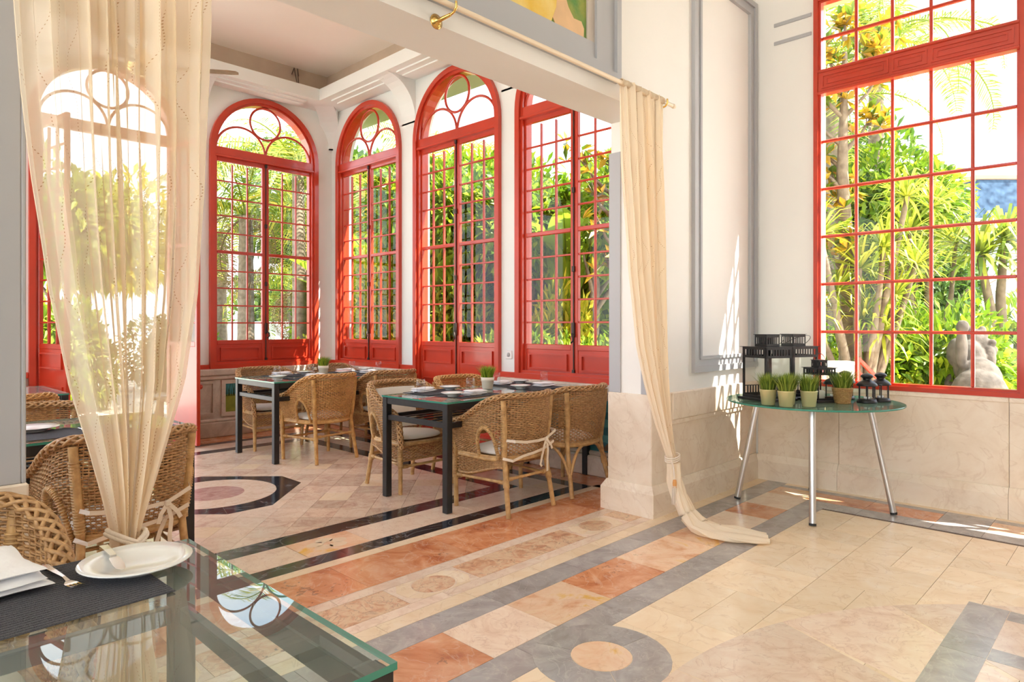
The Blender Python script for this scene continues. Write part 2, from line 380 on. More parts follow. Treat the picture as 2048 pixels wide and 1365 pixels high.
# veranda ceiling, perimeter cornice beam and corbels
MB().box((XVL-.5, YOB-.02, 4.44), (XV+.62, YB+.62, 4.56)).build('ceiling_veranda', CEIL, kind='structure', label='warm cream tray ceiling over the veranda', cat='ceiling')
CW = .40
cor = empty('trim_1', label='white moulded cornice running round the veranda ceiling', cat='trim', kind='structure')
b = MB(); z0, z1 = 4.03, 4.17
b.box((XVL, YB-CW, z0), (XV, YB, z1)); b.box((XV-CW, YOB, z0), (XV, YB-CW, z1)); b.box((XVL, YOB, z0), (XVL+CW, YB-CW, z1))
b.build('cornice_beam', PLASTER, cor)
b = MB()
for k, (o, z) in enumerate(((.06, z0-.016), (.14, z0-.03))):
    b.box((XVL+.2, YB-CW+o+.03, z), (XV-.52, YB-.03-o*.4, z0)); b.box((XV-CW+o+.03, 6.15, z), (XV-.03-o*.4, YB-.52, z0))
    for ya, yb in ((4.66, 5.9), (3.0, 4.32)): b.box((XV-CW+o+.03, ya, z), (XV-.03-o*.4, yb, z0))
b.build('soffit_moulding', PLASTER, cor)
b = MB(); b.box((XVL, YB-.16, z1), (XV, YB, 4.44)); b.box((XV-.16, YOB, z1), (XV, YB-.16, 4.44)); b.box((XVL, YOB, z1), (XVL+.16, YB-.16, 4.44))
b.build('ceiling_edge_board', mat('tan_board', (.56, .46, .36), .7, var=.1), cor)
def corbel(pts):
    return [(0, 3.56)] + [(CW*(1-math.cos(PI/2*i/10)), 3.58+.45*math.sin(PI/2*i/10)) for i in range(11)] + [(0, 4.03)]
for yc, w in ((6.09, .25), (4.49, .22), (2.86, .22)):
    MB().prism(corbel(0), -w/2, w/2, Matrix.Translation((XV, yc, 0)) @ Matrix(((-1,0,0,0),(0,0,1,0),(0,1,0,0),(0,0,0,1)))).build('corbel', PLASTER, cor)
for xc, w in ((2.86, .28), (1.19, .26)):
    MB().prism(corbel(0), -w/2, w/2, Matrix.Translation((xc, YB, 0)) @ Matrix(((0,0,1,0),(-1,0,0,0),(0,1,0,0),(0,0,0,1)))).build('corbel', PLASTER, cor)
MB().prism(corbel(0), -.12, .12, Matrix.Translation((XV-.02, YB-.02, 0)) @ Matrix.Rotation(PI*.25, 4, 'Z') @ Matrix(((-1,0,0,0),(0,0,1,0),(0,1,0,0),(0,0,0,1)))).build('corbel', PLASTER, cor)
MB().lathe([(.0, 0), (.035, .004), (.05, .012), (.05, .02)], 20, (3.05, 5.35, 4.42)).build('ceiling_spotlight', mat('cream_plastic', (.75, .68, .58), .5), label='small round recessed spotlight in the veranda ceiling', cat='spotlight')
b = MB()
for dx in (0, .045): b.tube([(3.95+dx*2, YB-.18, 4.40-.06), (3.97+dx, YB-.2, 4.42), (3.99+dx*.4, YB-.24, 4.38-.16)], .006, 6)
b.build('loose_cable', mat('dark_cable', (.12, .09, .07), .6), label='short loose cable looping at the veranda ceiling edge', cat='cable')
# eaves outside
MB().box((XV+.2, YOB, 4.02), (XV+.62, YB+.62, 4.44)).build('trim_2', mat('pale_green_eave', (.40, .43, .28), .6), kind='structure', label='pale green eave board above the veranda windows', cat='trim')
# ------------------------------------------------------------------ stone dado, plinths, grey trims
dado = empty('trim_3', label='pink cream stone dado and plinth at the opening pillars', cat='dado', kind='structure')
def dbox(name, a, b_, c=.006, m=STONE, par=dado): return MB().box(a, b_, c).build(name, m, par)
# right pillar
dbox('dado_slab', (OX1-.018, YO-.018, 0), (OX1+.24, YOB+.018, .81))
dbox('dado_slab', (OX1+.22, YO-.010, 0), (XR, YO, .62)); dbox('ledge', (OX1+.24, YO-.030, .62), (XR, YO, .81)); dbox('ledge', (OX1+.24, YO-.022, .585), (XR, YO, .622))
def plinth(a, b_, out, par=dado):
    """plinth box with a sloping top edge"""
    x0, y0 = a; x1, y1 = b_
    mb = MB(); mb.box((x0, y0, 0), (x1, y1, .155))
    lo = [(x0, y0, .155), (x1, y0, .155), (x1, y1, .155), (x0, y1, .155)]
    hi = [(x0+out[0], y0+out[1], .205), (x1-out[2], y0+out[1], .205), (x1-out[2], y1-out[3], .205), (x0+out[0], y1-out[3], .205)]
    mb.add(lo+hi, [(0,1,5,4),(1,2,6,5),(2,3,7,6),(3,0,4,7),(4,5,6,7)])
    return mb.build('plinth', STONE, par)
plinth((OX1-.058, YO-.058), (OX1+.26, YOB+.05), (.03, .03, 0, .03)); plinth((OX1+.25, YO-.050), (XR-.03, YO-.0), (0, .03, 0, 0))
# left pillar
dbox('dado_slab', (OX0-2.0, YO-.018, 0), (OX0+.018, YOB+.018, .81)); plinth((OX0-2.0, YO-.058), (OX0+.058, YOB+.05), (0, .03, .03, .03))
dado2 = empty('trim_4', label='pink cream stone dado below the large gridded window', cat='dado', kind='structure')
ys = [-4.5, -2.6, -1.2, .05, .69, 1.75, YO-.03]
for a, c in zip(ys, ys[1:]): dbox('dado_slab', (XR-.020, a+.0012, 0), (XR, c-.0012, .77), .003, par=dado2)
for a, c in zip(ys, ys[1:]): dbox('ledge', (XR-.032, a+.001, .765), (XR, c-.001, .80), .004, par=dado2)
for a, c in zip(ys, ys[1:]): plinth((XR-.062, a+.001), (XR, c-.001), (.03, 0, 0, 0), dado2)
trm = empty('trim_5', label='grey painted corner strips on the opening jambs', cat='trim', kind='structure')
for x, s in ((OX1, 1), (OX0, -1)):
    xa, xb = (x-.012, x) if s > 0 else (x, x+.012)
    MB().box((xa, YO-.012, .81), (xb, YO+.07, 2.48), .003).build('grey_strip', TRIM, trm)
    MB().box((xa, YOB-.085, .81), (xb, YOB+.012, 2.48), .003).build('grey_strip', TRIM, trm)
    xa, xb = (x, x+.10) if s > 0 else (x-.10, x)
    MB().box((xa, YO-.012, .81), (xb, YO, 2.48), .003).build('grey_strip', TRIM, trm)
# framed grey panel on the wall
pan = empty('trim_6', label='tall grey moulded panel frame on the white wall', cat='panel', kind='structure')
px0, px1, pz0, pz1 = 4.375, 5.43, .93, 3.97
def ring_xz(x0, x1, z0, z1, w, y0, y1):
    m = MB(); m.prism([(x0,z0),(x1,z0),(x1,z1),(x0,z1)], -y1, -y0, RX, [[(x0+w,z0+w),(x0+w,z1-w),(x1-w,z1-w),(x1-w,z0+w)]]); return m
ring_xz(px0, px1, pz0, pz1, .045, YO-.030, YO).build('outer_moulding', TRIM, pan)
ring_xz(px0+.045, px1-.045, pz0+.045, pz1-.045, .05, YO-.016, YO).build('inner_moulding', TRIM, pan)
ring_xz(px0+.094, px1-.094, pz0+.094, pz1-.094, .024, YO-.026, YO).build('bead', TRIM, pan)
for z in (3.735, 3.585):
    MB().box((XR-.010, 1.96, z), (XR, 2.26, z+.030), .003).build('grey_line', TRIM, pan)
# picture moulding over the opening, painting
pic = empty('wall_painting', (0,0,0), label='framed painting of a yellow draped figure on green above the opening', cat='painting')
fx0, fx1, fz0, fz1 = .62, 3.43, 2.785, 4.6
ring_xz(fx0, fx1, fz0, fz1, .045, YO-.045, YO).build('outer_frame', TRIM, pic)
ring_xz(fx0+.045, fx1-.045, fz0+.028, fz1-.045, .15, YO-.022, YO).build('middle_frame', TRIM, pic)
ring_xz(fx0+.19, fx1-.19, fz0+.03, fz1-.17, .05, YO-.036, YO).build('inner_frame', TRIM, pic)
ring_xz(fx0+.24, fx1-.24, fz0+.04, fz1-.2, .07, YO-.018, YO).build('slip', mat('weathered_taupe', (.52, .46, .40), .6), pic)
GREENP = mat('green_oil_paint', (.10, .26, .05), .35, col2=(.32, .34, .05), nscale=9, bump=.3, bscale=60)
YELP = mat('yellow_oil_paint', (.86, .66, .22), .25, col2=(.80, .50, .06), nscale=7, bump=.2)
SKINP = mat('flesh_oil_paint', (.80, .52, .28), .35, var=.12, nscale=9)
cx1, cz0 = 3.12, 2.885
MB().box((fx0+.3, YO-.008, cz0), (cx1, YO-.002, 4.4)).build('canvas', GREENP, pic)
dr = [(2.30,3.02),(2.42,2.985),(2.52,2.915),(2.60,2.905),(2.66,2.91),(2.74,2.92),(2.80,2.97),(2.84,3.06),(2.86,3.3),(2.6,3.7),(2.1,3.7),(2.1,3.2)]
MB().prism(dr, -YO+.008, -YO+.014, RX).build('drapery', YELP, pic)
sk = [(2.79,3.02),(2.83,2.975),(2.87,2.915),(2.91,2.90),(2.95,2.94),(3.0,2.925),(3.05,2.925),(3.09,2.95),(3.095,3.02),(3.07,3.055),(3.0,3.05),(2.95,3.1),(2.85,3.3),(2.8,3.3)]
MB().prism(sk, -YO+.008, -YO+.012, RX).build('bare_leg', SKINP, pic)

# ------------------------------------------------------------------ windows and doors
def frame_ring(W_, zb, fw, y0, y1, door, zs=ZS, n=28, inset=0.0):
    o = arch_loop(inset, W_-inset, zb+inset*(not door), zs, n); i = arch_loop(inset+fw, W_-inset-fw, zb if door else zb+inset+fw, zs, n)
    m = MB()
    if door: m.prism(o + i[::-1], -y1, -y0, RX)
    else: m.prism(o[::-1] if False else o, -y1, -y0, RX, [i[::-1]])
    return m
PANE = {}
def leaf(win, w, zb, zt, zg0, zg1, hx, side, ang=0.0, cols=3, rows=10, low=None):
    """one glazed leaf hinged at hx; side=+1 extends to +x, -1 to -x; low: bottom of the lower plain panel"""
    st = .042; d0, d1 = .012, .052
    xs = (0, w) if side > 0 else (-w, 0); xa, xb = xs
    b = MB()
    b.box((xa+.003, d0, zb), (xa+st, d1, zt), .004); b.box((xb-st, d0, zb), (xb-.003, d1, zt), .004)
    b.box((xa+st, d0, zt-.05), (xb-st, d1, zt), .004); b.box((xa+st, d0, zg0-.05), (xb-st, d1, zg0), .004)
    b.box((xa+st, d0+.008, zb+.02), (xb-st, d1-.010, zg0-.05)); b.box((xa+st, d0, zb), (xb-st, d1, zb+.05), .004)
    zm = (zg0+zg1)/2; b.box((xa+st, d0, zm-.018), (xb-st, d1, zm+.018), .004)
    s = b.build('sash', RED, win, loc=(hx, 0, 0), rot=(0, 0, ang))
    ix0, ix1 = xa+st, xb-st; iw = ix1-ix0
    # raised panel moulding
    p0 = zg0-.235; p1 = zg0-.085
    ring_xz(ix0+.035, ix1-.035, p0, p1, .016, d0-.012, d0+.012).build('panel_moulding', RED, s)
    if low is not None:
        ring_xz(ix0+.03, ix1-.03, zb+.12, p0-.16, .012, d0-.006, d0+.012).build('lower_panel_moulding', RED, s)
    pw = iw/cols; hr = rows//2; ph = (zm-.018-zg0)/hr
    key = (round(pw, 4), round(ph, 4))
    if key not in PANE:
        PANE[key] = (MB().box((.002, .030, .002), (pw-.002, .034, ph-.002)).mesh('pane', GLASS),
                     MB().box((-.008, .018, 0), (.008, .044, ph*hr), .003).mesh('glazing_bar', RED),
                     MB().box((0, .020, -.008), (iw, .042, .008), .003).mesh('glazing_bar', RED))
    pm, vb, hb = PANE[key]
    for half, z0 in ((0, zg0), (1, zm+.018)):
        for r in range(hr):
            for c in range(cols): put('pane', pm, s, (ix0+c*pw, 0, z0+r*ph))
            if r: put('glazing_bar', hb, s, (ix0, 0, z0+r*ph))
        for c in range(1, cols): put('glazing_bar', vb, s, (ix0+c*pw, 0, z0))
    hg = MB()
    for z in (zb+.12, zm-.1, zt-.35): hg.tube([(0, d0-.006, z), (0, d0-.006, z+.13)], .010, 8); hg.lathe([(0, -.012), (.008, 0), (0, .01)], 8, (0, d0-.006, z+.14))
    hg.build('hinge', RED, s)
    return s
IRON = mat('dark_iron_latch', (.06, .045, .04), .45, .6)
def arched_window(name, loc, rz, label, zb=.77, door=False, swing=None, detail=True):
    W_ = 1.36; win = empty(name, loc, rz, label=label, cat='door' if door else 'window', kind='structure')
    bot = 0.012 if door else zb
    frame_ring(W_, bot, .055, -.045, .11, door).build('frame', RED, win)
    frame_ring(W_, bot, .030, -.020, .11, door, inset=.052).build('frame_bead', RED, win)
    tb = ZS-.085
    MB().box((.05, -.018, tb), (W_-.05, .075, ZS+.02), .006).build('transom', RED, win)
    MB().box((.05, -.034, tb-.012), (W_-.05, .03, tb+.014), .004).build('transom_drip', RED, win)
    # fanlight tracery: a circle over two arcs
    c = W_/2; tr = MB(); zf = ZS+.02
    tr.tube([(c+.19*math.cos(a*PI/16), .02, zf+.375+.19*math.sin(a*PI/16)) for a in range(32)], .014, 6, closed=True)
    tr.build('fanlight_ring', RED, win)
    for s_ in (-1, 1):
        cc = c+s_*.300
        MB().tube([(cc+.295*math.cos(PI*a/20), .02, zf-.02+.295*math.sin(PI*a/20)) for a in range(21)], .014, 6).build('fanlight_arc', RED, win)
    R_ = W_/2-.075
    MB().prism([(c+R_, zf-.02)] + [(c+R_*math.cos(PI*i/24), zf-.02+R_*math.sin(PI*i/24)) for i in range(1, 24)] + [(c-R_, zf-.02)], -.024, -.020, RX).build('fanlight_pane', GLASS, win)
    if not detail: return win
    w = (W_-.116)/2
    zg0, zg1 = 1.10, 3.155
    low = None
    lz = zb+.03
    if door: lz = .02; low = .02
    a0, a1 = swing or (0, 0)
    leaf(win, w, lz, tb-.006, zg0, zg1, .058, 1, a0, low=low); leaf(win, w, lz, tb-.006, zg0, zg1, W_-.058, -1, a1, low=low)
    if not swing:
        b = MB(); b.tube([(c, .004, lz+.02), (c, .004, tb-.03)], .006, 6)
        for z in (lz+.03, 1.75, 2.45, tb-.05): b.box((c-.014, -.008, z), (c+.014, .012, z+.05), .003)
        b.box((c-.016, -.012, 1.17), (c+.016, .012, 1.30), .004); b.tube([(c, -.02, 1.2), (c+.02, -.035, 1.18), (c+.025, -.035, 1.14), (c, -.03, 1.12)], .008, 6)
        b.build('latch', IRON, win)
    return win
arched_window('window_1', (W1[0], YB, 0), 0, 'red arched window at the back with the sunlit lower right panel')
arched_window('window_2', (XV, W2[1], 0), -PI/2, 'red arched side window nearest the veranda corner')
arched_window('door_1', (XV, W3[1], 0), -PI/2, 'closed red arched garden door between two side windows', door=True)
arched_window('window_3', (XV, W4[1], 0), -PI/2, 'red arched side window next to the curtained pillar')
d2 = arched_window('door_2', (DX0, YB, 0), 0, 'red arched double door standing open behind the sheer curtain', door=True, swing=(-math.radians(80), math.radians(97)))
for o in d2.children:
    if o.name.startswith('sash') and o.location.x > .5:
        b = MB(); b.lathe([(0, 0), (.028, .004), (.03, .25), (0, .254)], 12); hb = b.build('weather_bar', RED, o, loc=(-.57, .0, .62), rot=(0, PI/2, 0))
        hb.location = (-.60, 0, .63); hb.rotation_euler = (0, PI/2, 0); hb.scale = (1, 1, 2.2)
arched_window('window_4', (WL[0], YB, 0), 0, 'red arched window at the back hidden beyond the left pillar', detail=False)
for i, wy in enumerate((W2, W3, W4)): arched_window('window_%d' % (6+i), (XVL, wy[0], 0), PI/2, 'red arched window on the hidden side of the veranda, bay %d' % (i+1), door=wy is W3, detail=False)
# red skirting under the plaster piers
rs = empty('baseboard_veranda', label='red painted rail running below the plaster piers', cat='baseboard', kind='structure')
for (a, c) in ((XVL, WL[0]), (WL[1], DX0), (DX1, W1[0]), (W1[1], XV)): MB().box((a, YB-.03, .77), (c, YB, .825), .004).build('rail', RED, rs)
for (a, c) in ((YOB, W4[0]), (W4[1], W3[0]), (W3[1], W2[0]), (W2[1], YB)): MB().box((XV-.03, a, .77), (XV, c, .825), .004).build('rail', RED, rs)
# veranda dado with painted panels
vd = empty('trim_7', label='weathered stone dado with painted panels below the veranda windows', cat='dado', kind='structure')
VST = marble('weathered_limestone', [(.3, (.48, .40, .33)), (.5, (.62, .54, .45)), (.72, (.70, .62, .53))], (.40, .30, .24), 4, 2.2, .3, .5, tilevar=.04)
for nm, a, c in (('dado_block', (XVL, YB-.045, .2), (WL[1]+.2, YB, .70)), ('dado_block', (DX1+.03, YB-.045, .2), (XV-.045, YB, .70))): MB().box(a, c, .004).build(nm, VST, vd)
for a, c in ((XVL, DX0-.03), (DX1+.03, XV)):
    MB().box((a, YB-.10, .70), (c, YB, .775), .012).build('ledge', VST, vd); MB().box((a, YB-.075, .655), (c, YB, .70), .008).build('ledge_moulding', VST, vd)
    MB().box((a, YB-.10, 0), (c, YB, .17), .01).build('plinth', VST, vd); MB().box((a, YB-.075, .17), (c, YB, .205), .01).build('plinth_moulding', VST, vd)
for a, c in ((YOB, W3[0]-.03), (W3[1]+.03, YB-.1)):
    MB().box((XV-.045, a, .2), (XV, c, .70), .004).build('dado_block', VST, vd)
    MB().box((XV-.10, a, .70), (XV, c, .775), .012).build('ledge', VST, vd); MB().box((XV-.075, a, .655), (XV, c, .70), .008).build('ledge_moulding', VST, vd)
    MB().box((XV-.10, a, 0), (XV, c, .17), .01).build('plinth', VST, vd); MB().box((XV-.075, a, .17), (XV, c, .205), .01).build('plinth_moulding', VST, vd)
# recessed pilaster panel and mural surround on the back wall
ring_xz(2.80, 3.08, .25, .64, .03, YB-.066, YB-.04).build('panel_moulding', VST, vd)
ring_xz(3.15, 4.32, .23, .645, .045, YB-.066, YB-.04).build('panel_moulding', VST, vd)
def mural(name, label, M, w, h, kind):
    o = empty(name, label=label, cat='mural'); o.matrix_world = M
    TEAL = mat(name+'_teal', (.09, .36, .38), .3, col2=(.04, .20, .26), nscale=6, bump=.1); GRN = mat(name+'_moss', (.20, .25, .035), .35, col2=(.34, .36, .06), nscale=10)
    MB().box((0, -.006, 0), (w, 0, h)).build('painted_tile', TEAL, o)
    if kind == 0:
        MB().prism([(0, 0), (w, 0), (w, .12), (.7, .17), (.4, .13), (.2, .2), (0, .2)], .006, .010, RX).build('painted_meadow', GRN, o)
        MB().prism([(.27+.15*math.cos(a*PI/12), .22+.115*math.sin(a*PI/12)) for a in range(24)], .010, .013, RX).build('painted_blue_fish', mat('painted_blue', (.08, .25, .50), .3, var=.3, nscale=20), o)
        for i in range(9):
            x = .01+.018*i; MB().prism([(x, .18), (x+.012, .18), (x+.03*math.sin(i*2.1)+.006, .31+.03*math.sin(i*1.7))], .010, .012, RX).build('painted_reed', mat('painted_reed', (.03, .07, .02), .4), o)
        MB().prism([(.42, .06), (.5, .05), (.53, .1), (.47, .14), (.41, .11)], .012, .014, RX).build('painted_stone', mat('painted_brown', (.20, .08, .03), .4), o)
    else:
        WV = [mat('painted_wave_dark', (.03, .17, .21), .3, var=.2, nscale=12), mat('painted_wave_light', (.10, .36, .39), .3, var=.2, nscale=12)]
        for r in range(5):
            z = h-.10-.065*r; n = 40
            top = [(w*(1-i/n), z+.012*abs(math.sin(i*1.1+r))) for i in range(n+1)]
            MB().prism([(0, z-.07), (w, z-.07)] + top, .006+.001*r, .008+.001*r, RX).build('painted_wave', WV[r % 2], o)
        MB().prism([(w-.50, 0), (w-.02, 0), (w-.04, .10), (w-.12, .13), (w-.16, .19), (w-.24, .2), (w-.3, .13), (w-.42, .08)], .013, .016, RX).build('painted_rock', mat('painted_rock', (.20, .13, .06), .4, var=.5, nscale=20), o)
    return o
mural('mural_panel', 'painted pond scene panel in the dado under the back window', Matrix.Translation((3.195, YB-.045, .275)), 1.08, .325, 0)
mural('mural_panel', 'painted teal sea waves panel in the dado beside the pillar', Matrix.Translation((XV-.045, 4.40, .22)) @ Matrix.Rotation(-PI/2, 4, 'Z'), 1.55, .42, 1)
# power socket
so = empty('wall_socket', (XV, 4.49, .99), -PI/2, label='white power socket on the plaster pier between garden door and window', cat='socket')
PLAS = mat('white_plastic', (.86, .86, .85), .3)
MB().box((-.042, -.012, -.042), (.042, 0, .042), .006).build('plate', PLAS, so); MB().lathe([(0, 0), (.021, 0), (.021, .004), (0, .004)], 20).build('socket_well', mat('socket_grey', (.45, .45, .45), .5), so, loc=(0, -.0125, 0), rot=(PI/2, 0, 0))
# ------------------------------------------------------------------ the large gridded window
bw = empty('window_5', (XR, RW[1], 0), -PI/2, label='large red gridded window behind the round glass table', cat='window', kind='structure')
BW = RW[1]-RW[0]; bz0, bz1 = RW[2], RW[3]
def ringl(x0, x1, z0, z1, w, y0, y1): return ring_xz(x0, x1, z0, z1, w, y0, y1)
ringl(0, BW, bz0, bz1, .032, -.035, .06).build('frame', RED, bw); ringl(.03, BW-.03, bz0+.03, bz1-.03, .020, -.012, .05).build('frame_bead', RED, bw)
tz0, tz1 = 3.10, 3.265
MB().box((.03, -.03, tz0), (BW-.03, .08, tz1), .006).build('transom', RED, bw)
for z in (tz0-.012, tz1-.01): MB().box((.03, -.042, z), (BW-.03, .02, z+.022), .005).build('transom_bead', RED, bw)
gx0, gx1 = .05, BW-.05; pw = (gx1-gx0)/5
for a, c in ((0, 2), (2, 3), (3, 5)):
    ringl(gx0+a*pw+.012, gx0+c*pw-.012, tz0+.03, tz1-.03, .012, -.038, -.02).build('transom_panel', RED, bw); ringl(gx0+a*pw+.045, gx0+c*pw-.045, tz0+.058, tz1-.058, .008, -.036, -.02).build('transom_panel', RED, bw)
def grid_sec(z0, z1, rows):
    ph = (z1-z0)/rows
    pm = MB().box((.005, .030, .005), (pw-.005, .034, ph-.005)).mesh('pane', GLASS)
    vb = MB().box((-.011, .014, 0), (.011, .044, z1-z0), .006).mesh('glazing_bar', RED); hb = MB().box((0, .010, -.011), (gx1-gx0, .044, .011), .006).mesh('glazing_bar', RED)
    for c in range(5):
        for r in range(rows): put('pane', pm, bw, (gx0+c*pw, 0, z0+r*ph))
        if c: put('glazing_bar', vb, bw, (gx0+c*pw, 0, z0))
    for r in range(1, rows): put('glazing_bar', hb, bw, (gx0, 0, z0+r*ph))
grid_sec(bz0+.05, tz0, 6); grid_sec(tz1, bz1-.05, 2)
YREV = mat('sunny_yellow_render', (.62, .48, .25), .7)
b = MB(); b.box((XR+.11, RW[1]-.012, RW[2]), (XR+.205, RW[1]+.0, RW[3])); b.box((XR+.11, RW[0], RW[3]-.012), (XR+.205, RW[1], RW[3])); b.box((XR+.11, RW[0], RW[2]), (XR+.205, RW[0]+.012, RW[3]))
b.build('outer_reveal', YREV, bw).matrix_world = Matrix.Identity(4)
for o in bw.children:
    if o.name.startswith('outer_reveal'): o.matrix_parent_inverse = (Matrix.Translation((XR, RW[1], 0)) @ Matrix.Rotation(-PI/2, 4, 'Z')).inverted(); o.matrix_basis = Matrix.Identity(4)
b = MB()
for y in (-1.2, -.84, -.48, -.12): b.box((XR+.05, y-.012, RW2[2]), (XR+.09, y+.012, RW2[3]))
for z in (.84, 1.22, 1.6): b.box((XR+.05, RW2[0], z-.012), (XR+.09, RW2[1], z+.012))
b.build('window_9', RED, kind='structure', label='small red barred window further along the side wall', cat='window')

# ------------------------------------------------------------------ marble floors, stone by stone
fm = MB().box((X0-.3, Y0-.3, -.12), (XR+.3, 2.75, -.003)).build('floor', M_JOINT, kind='structure', label='inlaid marble floor of the dining hall in cream, grey and orange', cat='floor')
fv = MB().box((XVL-.3, 2.75, -.12), (XV+.3, YB+.3, -.003)).build('floor_veranda', M_JOINT, kind='structure', label='veranda marble floor with black bands and diagonal tiles', cat='floor')
G = .0011
def clip(poly, a, bb, c):
    """keep a*x+b*y<=c"""
    out = []
    for i in range(len(poly)):
        p, q = poly[i], poly[(i+1) % len(poly)]
        dp, dq = a*p[0]+bb*p[1]-c, a*q[0]+bb*q[1]-c
        if dp <= 0: out.append(p)
        if (dp < 0 < dq) or (dq < 0 < dp):
            t = dp/(dp-dq); out.append((p[0]+(q[0]-p[0])*t, p[1]+(q[1]-p[1])*t))
    return out
def area(p): return abs(sum(p[i][0]*p[(i+1) % len(p)][1]-p[(i+1) % len(p)][0]*p[i][1] for i in range(len(p))))/2
def stone(name, poly, m, par, z=0.0, gap=G, th=.010):
    if len(poly) < 3 or area(poly) < 2e-4: return
    k = len(poly); sg = 1 if sum(poly[i][0]*poly[(i+1) % k][1]-poly[(i+1) % k][0]*poly[i][1] for i in range(k)) > 0 else -1
    if sg < 0: poly = poly[::-1]
    ins = poly
    if gap:
        ins = []
        for i in range(k):
            p0, p1, p2 = (Vector(poly[j % k]) for j in (i-1, i, i+1))
            d1 = (p1-p0); d2 = (p2-p1)
            if d1.length < 1e-6 or d2.length < 1e-6: ins.append(tuple(p1)); continue
            d1.normalize(); d2.normalize(); n1 = Vector((-d1.y, d1.x)); n2 = Vector((-d2.y, d2.x))
            bs = n1+n2; den = max(.3, bs.dot(n1)); ins.append(tuple(p1+bs*(gap/den)))
    cx = sum(p[0] for p in ins)/k; cy = sum(p[1] for p in ins)/k
    mb = MB(); mb.prism([(p[0]-cx, p[1]-cy) for p in ins], -th, z)
    return mb.build(name, m, par, loc=(cx, cy, 0))
def rect(x0, x1, y0, y1): return [(x0,y0),(x1,y0),(x1,y1),(x0,y1)]
def strip(x0, x1, y0, y1, cuts, mats_, par, name, skew=0.0):
    xs = [x0]+[c for c in cuts if x0 < c < x1]+[x1]
    for i, (a, c) in enumerate(zip(xs, xs[1:])): stone(name, rect(a, c, y0, y1), mats_[i % len(mats_)] if isinstance(mats_, list) else mats_, par)
XL = -1.2
# threshold and hall strips, parallel to the opening
CX = [.10, .764, 2.084, 3.405]
strip(.44, 3.80, 2.745, 2.75, [], M_PALE, fm, 'pale_strip')
strip(XL, 4.0, 2.668, 2.745, [-.3, .35, 1.2, 1.62, 2.4, 2.86, 3.3], M_PALE, fm, 'pale_strip')
strip(XL, XR, 2.45, 2.668, [.55, .98, 1.86, 2.30, 3.18, 3.63], [M_BRECC, M_PALE], fm, 'breccia_slab')
strip(XL, XR, 2.378, 2.45, [.2, .9, 1.4, 2.05, 2.7, 3.2, 3.7], M_PALE, fm, 'pale_strip')
strip(XL, XR, 2.285, 2.378, [.1, .8, 1.62, 2.12, 2.58, 3.1, 3.45, 3.9], M_CREAM, fm, 'cream_strip')
strip(XL, XR, 2.128, 2.285, [.4, 1.2, 2.16, 2.75, 3.35, 3.95, 4.5], M_GREY, fm, 'grey_strip')
strip(XL, 5.0, 1.82, 2.128, [-.4, .2, .75, 1.28, 1.78, 2.16, 2.55, 3.02, 3.55, 3.92, 4.3, 4.62], [M_RED, M_ORANGE, M_ORANGE, M_PALE, M_RED, M_PALE, M_ORANGE], fm, 'large_slab')
strip(XL, 4.83, 1.658, 1.82, [.3, 1.1, 1.90, 2.62, 3.35, 3.92, 4.36], M_GREY, fm, 'grey_strip')
for X in (2.084, 3.405, .764):
    for k in range(6):
        a0, a1 = 2*PI*k/6+.3, 2*PI*(k+1)/6+.3
        stone('breccia_segment', [(X+.118*math.cos(a), 2.558+.108*math.sin(a)) for a in (a0, (a0+a1)/2, a1)] + [(X+.205*math.cos(a), 2.558+.108*max(-1, min(1, 1.5*math.sin(a)))) for a in (a1, (a0+a1)/2, a0)], M_CREAM, fm, z=.0006, gap=.0018)
    stone('breccia_disc', [(X+.115*math.cos(a*PI/16), 2.558+.098*math.sin(a*PI/16)) for a in range(32)], M_BRECC, fm, z=.0010)
# ring medallion in the grey strip
mc = (2.082, 1.535)
for k in range(3):
    a0, a1 = PI*(.62+k*2/3), PI*(.62+(k+1)*2/3)
    o = [(mc[0]+.268*math.cos(a0+(a1-a0)*i/10), mc[1]+.268*math.sin(a0+(a1-a0)*i/10)) for i in range(11)]; ii = [(mc[0]+.118*math.cos(a0+(a1-a0)*i/10), mc[1]+.118*math.sin(a0+(a1-a0)*i/10)) for i in range(11)]
    stone('grey_ring_segment', o+ii[::-1], M_GREY, fm, z=.0012)
stone('medallion_disc', [(mc[0]+.117*math.cos(a*PI/16), mc[1]+.117*math.sin(a*PI/16)) for a in range(32)], M_ORANGE, fm, z=.0012)
# cream field in basket weave
gx = [-.03+.4385*i for i in range(12)]; gy = [1.658-.4365*i for i in range(7)]
for i, (xa, xb) in enumerate(zip(gx, gx[1:])):
    for j, (yb, ya) in enumerate(zip(gy, gy[1:])):
        xb_ = min(xb, 4.83)
        if xa > 4.8: continue
        if (i+j) % 2 == 0: stone('cream_slab', rect(xa, xb_, ya, (ya+yb)/2), M_CREAM, fm); stone('cream_slab', rect(xa, xb_, (ya+yb)/2, yb), M_CREAM, fm)
        else: stone('cream_slab', rect(xa, (xa+xb)/2, ya, yb), M_CREAM, fm); stone('cream_slab', rect((xa+xb)/2, xb_, ya, yb), M_CREAM, fm)
